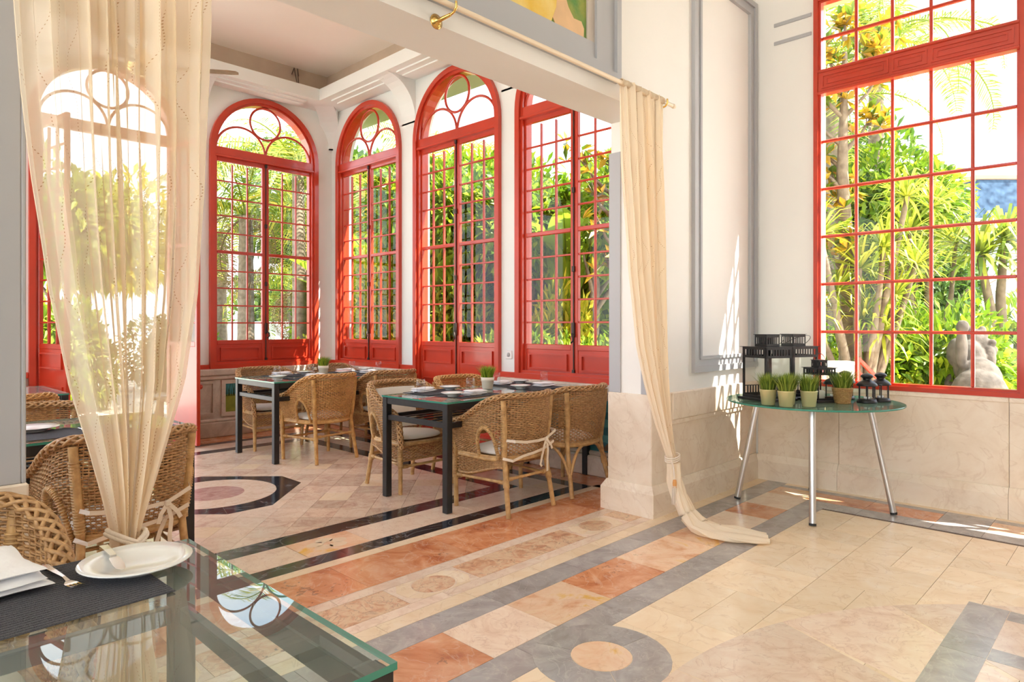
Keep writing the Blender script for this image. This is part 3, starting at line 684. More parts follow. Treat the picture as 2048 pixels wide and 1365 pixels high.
# bands along the window wall
for k, (xa, xb, m_) in enumerate(((4.83, 5.0, M_GREY), (5.0, 5.25, M_RED), (5.25, 5.33, M_GREY), (5.33, XR, M_CREAM))):
    ysb = [-3.0, -1.9, -.9, -.1, .35, .75, 1.02, 1.45, 1.82 if k == 0 else 2.128 if k > 1 else 1.85]
    for i, (a, c) in enumerate(zip(ysb, ysb[1:])):
        mm = m_
        if k == 1: mm = [M_RED, M_ORANGE, M_ORANGE, M_ORANGE, M_ORANGE, M_GREY, M_RED, M_RED][i]
        stone('border_slab', rect(xa, xb, a, c), mm, fm)
stone('border_slab', rect(5.0, 5.25, 1.85, 2.128), M_ORANGE, fm)
# great circle with star arms
gc = Vector((2.19, -.62)); gr = 1.895
sect = [(PI*.02), PI*.12, PI*.20, PI*.285, PI*.385, PI*.5, PI*.62, PI*.75]
for a0, a1 in zip(sect, sect[1:]):
    stone('pale_sector', [(gc.x+.25*math.cos((a0+a1)/2), gc.y+.25*math.sin((a0+a1)/2))] + [(gc.x+gr*math.cos(a0+(a1-a0)*i/12), gc.y+gr*math.sin(a0+(a1-a0)*i/12)) for i in range(13)], M_PALE, fm, z=.0008)
strip_y = (.462, .617)
stone('blue_grey_arm', rect(3.30, 3.672, *strip_y), M_GREY, fm, z=.0016); stone('blue_grey_arm', rect(3.085, 3.30, *strip_y), M_GREY, fm, z=.0016); stone('blue_grey_arm', rect(2.2, 3.085, *strip_y), M_GREY, fm, z=.0016)
stone('blue_grey_arm', rect(3.08, 3.20, .2, .462), M_GREY, fm, z=.0016); stone('blue_grey_arm', rect(3.55, 3.67, .2, .462), M_GREY, fm, z=.0016)
# veranda: red threshold slabs, cream line, black and pink bands
strip(XVL, XV, 2.75, 3.13, [.25, .95, 1.84, 2.52, 3.1, 3.7], M_RED, fv, 'red_slab')
cv = (.0, 4.29)
strip(-.21, 4.29, 3.13, 3.205, [.2, .8, 1.45, 2.2, 2.75, 3.3], M_CREAM, fv, 'cream_strip')
def frame_band(x0, x1, y0, y1, w, m_, name, cutsx, cutsy):
    stone_list = []
    xs = [x0]+[c for c in cutsx if x0+w < c < x1-w]+[x1]
    for i, (a, c) in enumerate(zip(xs, xs[1:])):
        for (ya, yb, s_) in ((y0, y0+w, 1), (y1-w, y1, -1)):
            la = a+w if (i == 0) else a; ra = c-w if i == len(xs)-2 else c
            stone(name, [(a, ya), (c, ya), (ra, yb), (la, yb)] if s_ > 0 else [(la, ya), (ra, ya), (c, yb), (a, yb)], m_, fv)
    yy = [y0]+[c for c in cutsy if y0+w < c < y1-w]+[y1]
    for i, (a, c) in enumerate(zip(yy, yy[1:])):
        for (xa, xb, s_) in ((x0, x0+w, 1), (x1-w, x1, -1)):
            la = a+w if i == 0 else a; ra = c-w if i == len(yy)-2 else c
            stone(name, [(xa, a), (xb, la), (xb, ra), (xa, c)] if s_ > 0 else [(xa, la), (xb, a), (xb, c), (xa, ra)], m_, fv)
frame_band(-.14, 4.22, 3.205, 7.32, .125, M_BLACK, 'black_band', [.5, 1.3, 2.02, 2.75, 3.3], [4.2, 5.1, 6.2])
frame_band(-.015, 4.095, 3.33, 7.195, .285, M_PALE, 'pink_panel', [.9, 1.84, 2.24, 3.1], [4.4, 5.2, 6.1])
frame_band(.27, 3.81, 3.615, 6.91, .16, M_BLACK, 'black_band', [.8, 1.45, 2.12, 2.62, 3.05], [4.5, 5.3, 6.0])
strip(4.22, XV, 3.13, 7.65, [], M_RED, fv, 'red_slab'); strip(4.0, XV, 2.75, 2.751, [], M_RED, fv, 'red_slab'); strip(XVL, 4.22, 7.32, YB, [.5, 1.6, 2.5, 3.4], M_RED, fv, 'red_slab'); strip(XVL, -.14, 3.205, 7.32, [], M_RED, fv, 'red_slab')
# flower inlay in the pink panel
stone('inlay_field', rect(1.84, 2.24, 3.335, 3.612), M_ORANGE, fv, z=.0006)
for k in range(5):
    a = 2*PI*k/5+.2; c = (2.04+.075*math.cos(a), 3.475+.062*math.sin(a))
    stone('inlay_petal', [(c[0]+.055*math.cos(t*PI/8), c[1]+.042*math.sin(t*PI/8)) for t in range(16)], M_CREAM, fv, z=.0012, gap=.002)
stone('inlay_field', rect(3.9, 4.09, 3.37, 3.56), M_CREAM, fv, z=.0006)
# diagonal tile field with octagon medallion
fx_0, fx_1, fy_0, fy_1 = .43, 3.65, 3.775, 6.75
ta = .212; ct = Vector((2.04, 5.13)); u_ = Vector((math.cos(PI/4), math.sin(PI/4))); w_ = Vector((-u_.y, u_.x))
octo = [(2.04+sx*a, 5.13+sy*c) for sx, sy, a, c in ((1, -1, .635, .16), (1, 1, .635, .16), (1, 1, .16, .635), (-1, 1, .16, .635), (-1, 1, .635, .16), (-1, -1, .635, .16), (-1, -1, .16, .635), (1, -1, .16, .635))]
nt_ = 0; TM = [M_PINK, M_PALE, M_CREAM, M_PALE, M_PINK, M_PALE]
rows_ = []
for i in range(-13, 14):
    for j in range(-13, 14):
        p = ct + u_*(i*ta) + w_*(j*ta)
        poly = [tuple(p+u_*(a*ta)+w_*(c*ta)) for a, c in ((0,0),(1,0),(1,1),(0,1))]
        for a, bb, c in ((1,0,fx_1),(-1,0,-fx_0),(0,1,fy_1),(0,-1,-fy_0)):
            poly = clip(poly, a, bb, c)
            if len(poly) < 3: break
        if len(poly) < 3 or area(poly) < 1e-3: continue
        cc = Vector((sum(q[0] for q in poly)/len(poly)-2.04, sum(q[1] for q in poly)/len(poly)-5.13))
        if cc.length < .40: continue
        rows_.append((cc.y, poly))
rows_.sort(key=lambda r: r[0])
for n_, (_, poly) in enumerate(rows_): stone('diagonal_tile', poly, random.choice(TM), fv)
for k in range(8):
    p0, p1 = octo[k], octo[(k+1) % 8]
    a0 = math.atan2(p0[1]-5.13, p0[0]-2.04); a1 = math.atan2(p1[1]-5.13, p1[0]-2.04)
    if a1 < a0: a1 += 2*PI
    stone('black_octagon_piece', [p0, p1] + [(2.04+.452*math.cos(a1+(a0-a1)*t/8), 5.13+.452*math.sin(a1+(a0-a1)*t/8)) for t in range(9)], M_BLACK, fv, z=.0010, gap=.0006)
stone('medallion_ring', [(2.04+.451*math.cos(a*PI/24), 5.13+.451*math.sin(a*PI/24)) for a in range(48)], M_PALE, fv, z=.0008)
stone('medallion_disc', [(2.04+.22*math.cos(a*PI/20), 5.13+.22*math.sin(a*PI/20)) for a in range(40)], marble('rose_marble', [(.3, (.40, .20, .17)), (.6, (.56, .34, .29))], (.7, .5, .45), 10, 5, .4, .2), fv, z=.0014)
# ------------------------------------------------------------------ wicker armchairs
def sm(x): x = max(0, min(1, x)); return x*x*(3-2*x)
def horseshoe(a, b_, yf, yc, n):
    """plan curve from front left round the back to front right, even arc length"""
    pts = []
    for i in range(40): pts.append((-a - .0*i, yf + (yc-yf)*i/40))
    for i in range(121):
        t = PI*i/120; pts.append((-a*math.copysign(abs(math.cos(t))**.82, math.cos(t)), yc - b_*abs(math.sin(t))**.9))
    for i in range(40): pts.append((a, yc + (yf-yc)*(i+1)/40))
    L = [0]
    for p, q in zip(pts, pts[1:]): L.append(L[-1]+math.dist(p, q))
    out = []; k = 0
    for i in range(n):
        s_ = L[-1]*i/(n-1)
        while k < len(L)-2 and L[k+1] < s_: k += 1
        f = (s_-L[k])/max(1e-9, L[k+1]-L[k]); out.append((pts[k][0]+(pts[k+1][0]-pts[k][0])*f, pts[k][1]+(pts[k+1][1]-pts[k][1])*f))
    return out
ZSEAT = .385
def chair_meshes(wm, rm, seed, arch=True, apron=True, hole=True, braces=False):
    rnd = random.Random(seed)
    NS = 133
    lo = horseshoe(.250, .215, .235, -.02, NS); hi = horseshoe(.292, .285, .245, .0, NS)
    def zr(p): return .600 + .195*sm((.235-p[1])/.47)
    def P(i, t):
        bl = lo[i]; br = hi[i]; bul = .018*math.sin(PI*t)
        x = bl[0]+(br[0]-bl[0])*t; y = bl[1]+(br[1]-bl[1])*t
        l = math.hypot(x, y+.02)+1e-6
        return Vector((x + x/l*bul, y + (y+.02)/l*bul if y < 0 else y, ZSEAT+(zr(br)-ZSEAT)*t))
    def N(i, t):
        a = P(max(0, i-1), t); c = P(min(NS-1, i+1), t); tt = c-a; up = P(i, min(1, t+.05))-P(i, max(0, t-.05))
        return tt.cross(up).normalized()
    ya, yb_, yh = -.155, .005, .185
    def inhole(p):
        if not hole or abs(p.x) < .2: return False
        c = (ya+yb_)/2; d = (p.y-c)/((yb_-ya)/2)
        return abs(d) < 1 and p.z < ZSEAT+.02+yh*math.sqrt(1-d*d)
    shell = MB(); R = 33
    def seg(a, c, n, w, th):
        t = (c-a); x = n; y = t.cross(n).normalized()
        vs = [a+y*w, a+x*th, a-y*w, a-x*th, c+y*w, c+x*th, c-y*w, c-x*th]
        shell.add(vs, [(0,1,5,4),(1,2,6,5),(2,3,7,6),(3,0,4,7)], True)
    for r in range(R):
        t = (r+.5)/R; prev = None
        for i in range(NS):
            n = N(i, t); off = .0042*(1 if (i//2+r) % 2 == 0 else -1)*(1 if i % 2 else .3)
            p = P(i, t)
            if inhole(p): prev = None; continue
            q = p+n*off+Vector((0, 0, rnd.uniform(-.0008, .0008)))
            if prev is not None: seg(prev, q, n, .0043+.002*abs(p.z-.5), .0021)
            prev = q
    for i in range(0, NS, 2):
        prev = None
        for r in range(12):
            p = P(i, r/11)
            if inhole(p): prev = None; continue
            if prev is not None: seg(prev, p, N(i, .5), .0026, .0026)
            prev = p
    out = {}
    out['woven_shell'] = (shell.mesh('woven_shell', wm), 'stuff')
    # braided rim
    rim = [Vector((lo[0][0]*1.06, .262, .34)), Vector((hi[0][0]*.97, .272, .46)), Vector((hi[0][0], .268, .56))]
    rim += [Vector((p[0], p[1], zr(p)+.010)) for p in hi[2:-2:3]]
    rim += [Vector((hi[-1][0], .268, .56)), Vector((hi[-1][0]*.97, .272, .46)), Vector((lo[-1][0]*1.06, .262, .34))]
    fine = []
    for a, c in zip(rim, rim[1:]):
        k = max(2, int((c-a).length/.009))
        for j in range(k): fine.append(a.lerp(c, j/k))
    for _ in range(4): fine = [fine[0]]+[(fine[i-1]+fine[i]*2+fine[i+1])/4 for i in range(1, len(fine)-1)]+[fine[-1]]
    br = MB(); ns = 8
    for k in range(ns):
        path = []
        for i, p in enumerate(fine):
            t = (fine[min(i+1, len(fine)-1)]-fine[max(i-1, 0)]).normalized(); x = t.cross(Vector((0,0,1)))
            if x.length < .2: x = t.cross(Vector((1,0,0)))
            x.normalize(); y = x.cross(t); an = 2*PI*k/ns + i*(.36 if k % 2 else -.36)
            path.append(p + x*((.021+.003*(k % 2))*math.cos(an)) + y*((.014+.002*(k % 2))*math.sin(an)))
        br.tube(path, .0062, 5)
    out['braided_rim'] = (br.mesh('braided_rim', wm), None)
    def wrap(mb, a, c, r, n_):
        for k in range(n_):
            p = a.lerp(c, (k+.5)/n_); t = (c-a).normalized(); x = t.cross(Vector((.2, 1, .1))).normalized(); y = x.cross(t)
            mb.tube([p+x*(r*math.cos(j*PI/5))+y*(r*math.sin(j*PI/5)) for j in range(10)], .0042, 4, closed=True)
    legs = []
    for sx in (-1, 1):
        f0, f1 = Vector((sx*.256, .238, 0)), Vector((sx*.264, .245, .47))
        mb = MB(); mb.tube([f0, f0.lerp(f1, .5), f1], .0165, 10); wrap(mb, Vector((sx*.259, .241, .20)), Vector((sx*.262, .243, .36)), .0185, 16); legs.append(mb)
        r0, r1, r2, r3 = Vector((sx*.228, -.250, 0)), Vector((sx*.212, -.212, .22)), Vector((sx*.204, -.188, .385)), Vector((sx*.240, -.212, .775))
        if braces: r0 = Vector((sx*.240, -.262, 0))
        mb = MB(); mb.tube([r0, r1, r2], [.0165, .0175, .018], 10); wrap(mb, r1.lerp(r0, .12), r1.lerp(r2, .15), .0195, 8); legs.append(mb)
        mb = MB(); mb.tube([r2, r2.lerp(r3, .5)+Vector((0, -.008, 0)), r3], .0185, 10); wrap(mb, r2.lerp(r3, .05), r2.lerp(r3, .85), .0195, 26)
        out['back_post%d' % sx] = (mb.mesh('back_post', rm), None)
        if hole:
            c = (ya+yb_)/2; pth = []
            for k in range(15):
                a = PI*k/14; y = c+(yb_-ya)/2*math.cos(a); z = ZSEAT+.02+yh*math.sin(a)
                j = min(range(NS), key=lambda q: abs(hi[q][1]-y)+(0 if hi[q][0]*sx > 0 else 9)); t = (z-ZSEAT)/(zr(hi[j])-ZSEAT)
                p = P(j, max(0, t)); pth.append((p.x, y, z))
            pth = [(pth[0][0], pth[0][1], ZSEAT-.01)]+pth+[(pth[-1][0], pth[-1][1], ZSEAT-.01)]
            mb = MB(); mb.tube(pth, .0105, 8)
            for a, c2 in zip(pth, pth[1:]): wrap(mb, Vector(a), Vector(c2), .0115, 3)
            out['arch_trim%d' % sx] = (mb.mesh('arch_trim', rm), None)
    for k, l in enumerate(legs): out['leg%d' % k] = (l.mesh('leg', rm), None)
    st = [((-.258, .24, .205), (.258, .24, .205)), ((-.257, .24, .225), (-.212, -.212, .225)), ((.257, .24, .225), (.212, -.212, .225)), ((-.212, -.208, .245), (.212, -.208, .245))]
    if braces: st = st[:0]
    for k, (a, c) in enumerate(st):
        mb = MB(); mb.tube([a, c], .0105, 8); A, C_ = Vector(a), Vector(c); wrap(mb, A.lerp(C_, .04), A.lerp(C_, .14), .012, 6); wrap(mb, A.lerp(C_, .86), A.lerp(C_, .96), .012, 6)
        out['stretcher%d' % k] = (mb.mesh('stretcher', rm), None)
    sr = [Vector((p[0], p[1], ZSEAT-.012)) for p in lo[::3]]
    mb = MB(); mb.tube(sr+[Vector((0, .25, ZSEAT-.012))], .015, 8, closed=True); mb.tube([p+Vector((0, 0, .016)) for p in sr], .009, 6)
    out['seat_rail'] = (mb.mesh('seat_rail', rm), None)
    poly = [(p[0]*.98, p[1]*.98) for p in lo[::4]]
    area2 = sum(poly[i][0]*poly[(i+1) % len(poly)][1]-poly[(i+1) % len(poly)][0]*poly[i][1] for i in range(len(poly)))
    out['seat'] = (MB().prism(poly if area2 > 0 else poly[::-1], ZSEAT-.016, ZSEAT).mesh('seat', wm), None)
    if apron:
        shell = MB()
        route = [Vector((-.222, -.19, 0)), Vector((-.25, .03, 0)), Vector((-.255, .236, 0)), Vector((.255, .236, 0)), Vector((.25, .03, 0)), Vector((.222, -.19, 0))]
        fp = []
        for a, c in zip(route, route[1:]):
            k = int((c-a).length/.011)
            for j in range(k): fp.append(a.lerp(c, j/k))
        for r in range(11):
            prev = None
            for i, p in enumerate(fp):
                drop = .115*min(1, .35+.65*sm((p.y+.19)/.35)); n = (fp[min(i+1, len(fp)-1)]-fp[max(0, i-1)]).cross(Vector((0,0,1))).normalized()
                q = p + n*(.004*(1 if (i//2+r) % 2 else -1)) + Vector((0, 0, ZSEAT-.02-drop*(r+.5)/11))
                if prev is not None: seg(prev, q, n, .0042, .002)
                prev = q
        for i in range(0, len(fp), 2):
            p = fp[i]; drop = .115*min(1, .35+.65*sm((p.y+.19)/.35)); seg(p+Vector((0,0,ZSEAT-.02)), p+Vector((0,0,ZSEAT-.02-drop)), Vector((1,0,0)), .0026, .0026)
        low = [p+Vector((0,0,ZSEAT-.022-.115*min(1, .35+.65*sm((p.y+.19)/.35)))) for p in fp[::4]]
        shell.tube(low, .008, 6)
        out['woven_apron'] = (shell.mesh('woven_apron', wm), 'stuff')
    if braces:
        def q(a, m, c, k=9): a, m, c = map(Vector, (a, m, c)); return [a*(1-t)**2+m*2*t*(1-t)+c*t*t for t in [i/k for i in range(k+1)]]
        for sx in (-1, 1):
            out['brace_b%d' % sx] = (MB().tube(q((sx*.223, -.24, .17), (sx*.17, -.235, .365), (sx*.04, -.225, .372)), .012, 8).mesh('curved_brace', rm), None)
            out['brace_s%d' % sx] = (MB().tube(q((sx*.228, -.22, .17), (sx*.235, -.16, .36), (sx*.245, -.02, .372)), .012, 8).mesh('curved_brace', rm), None)
            out['brace_f%d' % sx] = (MB().tube(q((sx*.257, .235, .17), (sx*.25, .17, .36), (sx*.245, .04, .372)), .012, 8).mesh('curved_brace', rm), None)
    return out
CH_A = chair_meshes(WICK, RATT, 1)
CH_B = chair_meshes(WICKO, RATTO, 2, apron=False)
CH_C = chair_meshes(WICK, RATT, 3, apron=False, hole=False, braces=True)
import re
def chair(x, y, deg, label, kind=CH_A, z=.0022):
    c = empty('wicker_armchair', (x, y, z), math.radians(deg), label=label, cat='chair', group='wicker armchairs at the tables')
    for k, (me, kd) in kind.items(): put(re.sub(r'-?\d+$', '', me.name.split('.')[0]), me, c, kind=kd)
    return c
def cushion_mesh(seed):
    rnd = random.Random(seed); n = 40; rings = [(0, .0), (.10, .0), (.19, .001), (.222, .006), (.232, .016), (.222, .030), (.19, .040), (.10, .046), (0, .048)]
    mb = MB(); ph = rnd.uniform(0, 6)
    def P(i, j):
        r, z = rings[i]; a = 2*PI*j/n; c, s_ = math.cos(a), math.sin(a); k = (abs(c)**3.2+abs(s_)**3.2)**(-1/3.2)
        back = 1 - .10*max(0, -s_)
        return (r*k*c*back*.94, r*k*s_*.93+.012, z + .006*math.sin(3*a+ph)*(r/.23)*(z/.05))
    mb.grid(P, len(rings), n, True, wrap=True); return mb.mesh('seat_pad', CUSH)
CUM = [cushion_mesh(i) for i in range(3)]
def cushion(x, y, deg, label, i=0, tie=False, backpad=False):
    e = empty('seat_cushion', (x, y, ZSEAT+.0055), math.radians(deg), label=label, cat='cushion', group='white cushions on the wicker chairs')
    put('pad', CUM[i % 3], e)
    if backpad:
        mb = MB()
        def P(i_, j_):
            side = 1 if i_ < 9 else -1; u = (i_ if i_ < 9 else 17-i_)/8; v = j_/8; x_ = (u-.5)*.40; d = .016*(1-(2*u-1)**4)*(1-(2*v-1)**4)
            return (x_, -.150-.035*v - .045*(1-(2*u-1)**2)+side*d, .045+.33*v)
        mb.grid(P, 18, 9); mb.build('back_pad', CUSH, e)
    if tie:
        mb = MB(); z1 = .03; t = .0
        def rib(pts): mb.ribbon(pts, (0, -1, .05), .018, .002)
        rib([(-.232, -.20, .0), (-.20, -.262, -.012), (-.10, -.262, .008), (.0, -.262, .016), (.10, -.262, .03)])
        rib([(.222, -.21, .06), (.20, -.275, .075), (.14, -.272, .05), (.10, -.264, .03)])
        rib([(-.222, -.20, .12), (-.20, -.285, .12), (-.10, -.292, .105), (.02, -.29, .10), (.10, -.288, .105)])
        rib([(.225, -.21, .155), (.20, -.292, .155), (.15, -.292, .13), (.10, -.288, .105)])
        rib([(.10, -.292, .105), (.115, -.296, .03), (.108, -.296, -.04), (.112, -.292, -.12)]); rib([(.10, -.292, .105), (.14, -.30, .06), (.155, -.298, .03)]); rib([(.10, -.292, .10), (.07, -.30, .06), (.06, -.298, .02)]); rib([(.10, -.27, .03), (.075, -.275, -.02), (.06, -.275, -.07), (.075, -.275, -.085)])
        mb.box((.088, -.302, .09), (.114, -.286, .115), .004)
        mb.build('tie_ribbon', cloth('ribbon_cotton', (.88, .78, .64), 0, .2), e)
    return e
SPOTS = [ # x, y, deg, mesh kind, chair label, cushion label, tie, backpad
 (3.35, 3.305, 0, CH_A, 'wicker armchair with a ribbon tied behind its back at the nearest veranda table', 'white cushion tied by ribbons to the wicker chair nearest the black table leg', True, False),
 (4.04, 3.33, 0, CH_C, 'wicker armchair with curved leg braces beside the stone pillar', 'white cushion on the wicker chair beside the stone pillar', False, False),
 (3.255, 4.31, 180, CH_A, 'wicker armchair with a padded back across the nearest veranda table', 'white seat and back cushion on the chair behind the nearest veranda table', False, True),
 (3.95, 4.33, 180, CH_B, 'golden wicker armchair behind the potted grass, by the red garden door', 'white cushion on the chair behind the potted grass by the garden door', False, False),
 (3.30, 5.745, 6, CH_B, 'golden wicker armchair drawn up to the far veranda table, seen from behind', 'white cushion seen through the arm of the golden chair at the far table', False, False),
 (4.04, 5.76, -3, CH_A, 'wicker armchair with sunlit rim on the near side of the far table', 'white sunlit cushion on the chair on the near side of the far table', False, False),
 (3.26, 6.76, 180, CH_A, 'wicker armchair between the far table and the painted pond panel', 'white cushion on the chair in front of the painted pond panel', False, False),
 (4.06, 6.76, 180, CH_A, 'wicker armchair in the sunny corner behind the far table', 'white cushion on the chair in the sunny corner', False, False),
 (.93, 3.415, 3, CH_A, 'wicker armchair directly behind the tied sheer curtain', 'white cushion with ties on the chair behind the sheer curtain', True, False),
 (.80, 4.45, 180, CH_A, 'wicker armchair on the far side of the table behind the sheer curtain', 'white cushion on the chair beyond the table behind the curtain', False, False),
 (.82, 5.58, 0, CH_B, 'golden wicker armchair at the farthest left table by the open red door', 'white cushion on the chair at the farthest left table', False, False),
 (.12, 2.02, 180, CH_A, 'wicker armchair at the glass table in the left foreground', 'white cushion on the foreground wicker chair', False, False),
]
for i, (x, y, d, kd, lb, cl, tie, bp) in enumerate(SPOTS): chair(x, y, d, lb, kd); cushion(x, y, d, cl, i, tie, bp)
# ------------------------------------------------------------------ black framed glass tables
def dining_table(x0, x1, y0, y1, deg, label, h=.755, rack=1.0):
    cx, cy = (x0+x1)/2, (y0+y1)/2; w, d = (x1-x0)/2, (y1-y0)/2
    t = empty('glass_dining_table', (cx, cy, .0022), math.radians(deg), label=label, cat='table', group='black framed glass tables')
    L_ = .05; top = h-.012-.0022
    lm = MB().box((-L_/2, -L_/2, 0), (L_/2, L_/2, top), .003).mesh('leg', BLACKM)
    for sx in (-1, 1):
        for sy in (-1, 1): put('leg', lm, t, (sx*(w-L_/2), sy*(d-L_/2), 0))
    for sy in (-1, 1): MB().box((-w+L_, sy*(d-L_/2)-.02, top-.05), (w-L_, sy*(d-L_/2)+.02, top), .003).build('rail', BLACKM, t)
    for sx in (-1, 1): MB().box((sx*(w-L_/2)-.02, -d+L_, top-.05), (sx*(w-L_/2)+.02, d-L_, top), .003).build('rail', BLACKM, t)
    zl = top-.17
    for sy in (-1, 1): MB().box((-w+L_, sy*(d-L_/2)-.012, zl), (w-L_, sy*(d-L_/2)+.012, zl+.04), .003).build('lower_rail', BLACKM, t)
    for sx in (-1, 1): MB().box((sx*(w-L_/2)-.012, -d+L_, zl), (sx*(w-L_/2)+.012, d-L_, zl+.04), .003).build('lower_rail', BLACKM, t)
    if rack:
        n = 6; xe = -w+L_/2+(2*w-L_)*rack; ls = MB().box((-w+L_/2, -.016, zl+.014), (xe, .016, zl+.022)).mesh('rack_slat', BLACKM)
        for k in range(n): put('rack_slat', ls, t, (0, -d+L_+(2*d-2*L_)*(k+.5)/n, 0))
        if rack < 1: MB().box((xe-.02, -d+L_, zl+.004), (xe+.02, d-L_, zl+.0135)).build('rack_end_bar', BLACKM, t)
        m = 9; sp = (2*d-2*L_)/n; cm = MB().box((-.02, -sp*.5, zl+.006), (.02, sp*.5, zl+.0135)).mesh('rack_cross_slat', BLACKM)
        for k in range(m):
            for j in range(n):
                if (j+k) % 2 == 0 or j == 0: put('rack_cross_slat', cm, t, (-w+L_+(xe+w-2*L_)*(k+.5)/m, -d+L_+sp*(j+.5)+(.0), 0))
    g = MB(); r = .004
    g.box((-w-.003, -d-.003, top), (w+.003, d+.003, top+.012), 0)
    g.mi = [0, 0, 1, 1, 1, 1]
    g.build('glass_top', [TGLASS, TEDGE], t)
    return t
dining_table(2.895, 4.53, 3.445, 4.165, 1.6, 'black framed glass table set for four beside the ribbon tied chair')
dining_table(2.84, 4.44, 5.77, 6.60, 0, 'black framed glass table set for four in the veranda corner')
dining_table(-.28, 1.325, 3.57, 4.37, 0, 'black framed glass table half hidden by the sheer curtain')
dining_table(-.30, 1.29, 5.98, 6.88, 0, 'black framed glass table at the far left by the red door leaf')
dining_table(-1.0, .615, .85, 1.70, 0, 'black framed glass table filling the left foreground', rack=.72)
# ------------------------------------------------------------------ table settings
H = .7572
PLATE = MB().lathe([(0, .004), (.045, .004), (.05, 0), (.054, 0), (.056, .006), (.075, .012), (.105, .019), (.109, .0215), (.107, .0235), (.075, .0165), (.058, .0105), (.0, .0095)], 48).mesh('plate', PORC)
SPLATE = MB().lathe([(0, .004), (.030, .004), (.034, 0), (.037, 0), (.039, .008), (.060, .018), (.082, .027), (.085, .030), (.082, .0315), (.058, .022), (.040, .013), (.0, .012)], 40).mesh('plate', PORC)
TUMB = MB().lathe([(0, 0), (.026, 0), (.029, .003), (.036, .04), (.036, .07), (.031, .112), (.0295, .112), (.0345, .07), (.0345, .04), (.027, .012), (0, .010)], 28).mesh('tumbler', CLEAR)
def napkin_mesh(seed):
    """three soft pillowy folds"""
    r = random.Random(seed); mb = MB()
    for k in range(3):
        n, m = 15, 10; sx = .097-.005*k; sy = .057-.004*k; zc = .001+.010*k; ph = r.uniform(0, 6); ox = r.uniform(-.007, .007); oy = r.uniform(-.004, .004)
        def P(i, j, up):
            u = i/(n-1)*2-1; v = j/(m-1)*2-1; e = (1-abs(u)**5)*(1-abs(v)**4)
            return (ox+u*sx*(1+.03*math.sin(v*3+ph)), oy+v*sy*(1+.05*math.sin(u*4+ph)), zc+.006+(.0075*e**.5+.0022*math.sin(u*5+v*3+ph)*e if up else -.0058*e**.5)+.002*math.sin(u*2.5+ph))
        mb.grid(lambda i, j: P(i, j, True), n, m); mb.grid(lambda i, j: P(i, m-1-j, False), n, m)
    return mb.mesh('napkin', NAPK)
NAPS = [napkin_mesh(i) for i in range(3)]
def fork_mesh():
    mb = MB(); pts = [(0, -.095), (0, -.06), (0, 0), (0, .04)]
    mb.ribbon([(0, -.095, .003), (0, -.04, .005), (0, .02, .006), (0, .045, .003)], (0, 0, 1), [.016, .011, .006, .008], .0025)
    mb.ribbon([(0, .043, .003), (0, .055, .0016), (0, .068, .002)], (0, 0, 1), [.008, .022, .024], .0018)
    for k in range(4): mb.ribbon([(-.0098+.0065*k, .066, .002), (-.0098+.0065*k, .085, .004), (-.0098+.0065*k, .102, .0075)], (0, 0, 1), [.0038, .0034, .0018], .0018)
    return mb.mesh('fork', STEEL)
FORK = fork_mesh()
kb = MB(); kb.ribbon([(0, -.105, .004), (0, -.06, .005), (0, -.005, .005)], (0, 0, 1), [.017, .015, .012], .006); kb.ribbon([(0, -.006, .005), (.001, .01, .005), (.003, .06, .004), (.004, .085, .003), (.003, .098, .003)], (0, 0, 1), [.010, .020, .021, .017, .005], .0016)
KNIFE = kb.mesh('knife', STEEL)
def placemat(x, y, w, d, deg, label, grp='dark placemats'):
    n = 28; mb = MB(); k = max(8, int(d/.011))
    mb.box((-w/2, -d/2, 0), (w/2, d/2, .0018), .0006)
    for j in range(k): mb.box((-w/2+.002, -d/2+d*(j+.15)/k, .0015), (w/2-.002, -d/2+d*(j+.80)/k, .0027), 0)
    return mb.build('placemat', MATD, loc=(x, y, H+.0003), rot=math.radians(deg), label=label, cat='placemat', group=grp)
def item(name, me, x, y, z, deg, label, cat, grp): return put(name, me, None, (x, y, z), math.radians(deg), label=label, cat=cat, group=grp)
ZM = H+.0034
# foreground table
placemat(.245, 1.535, .45, .33, 2, 'dark grey woven placemat on the foreground glass table')
item('plate', PLATE, .458, 1.556, ZM, 0, 'white plate with a knife across it on the foreground table', 'plate', 'white plates')
k_ = item('knife', KNIFE, .424, 1.588, ZM+.021, 178, 'steel butter knife resting across the foreground plate', 'knife', 'steel cutlery'); k_.rotation_euler = (math.radians(1.5), 0, math.radians(176))
item('fork', FORK, .333, 1.615, ZM, 186, 'steel fork lying on the foreground placemat', 'fork', 'steel cutlery')
n_ = item('napkin', NAPS[0], .225, 1.66, ZM, 96, 'folded white napkin at the edge of the foreground table', 'napkin', 'white napkins'); n_.scale = (1.25, 1.25, 1.5)
# table behind the curtain
placemat(.84, 3.78, .46, .32, 0, 'dark placemat on the table behind the sheer curtain')
item('plate', PLATE, .70, 3.93, ZM, 0, 'white plate on the table behind the sheer curtain', 'plate', 'white plates')
item('fork', FORK, .86, 3.86, ZM, 205, 'steel fork on the placemat behind the sheer curtain', 'fork', 'steel cutlery')
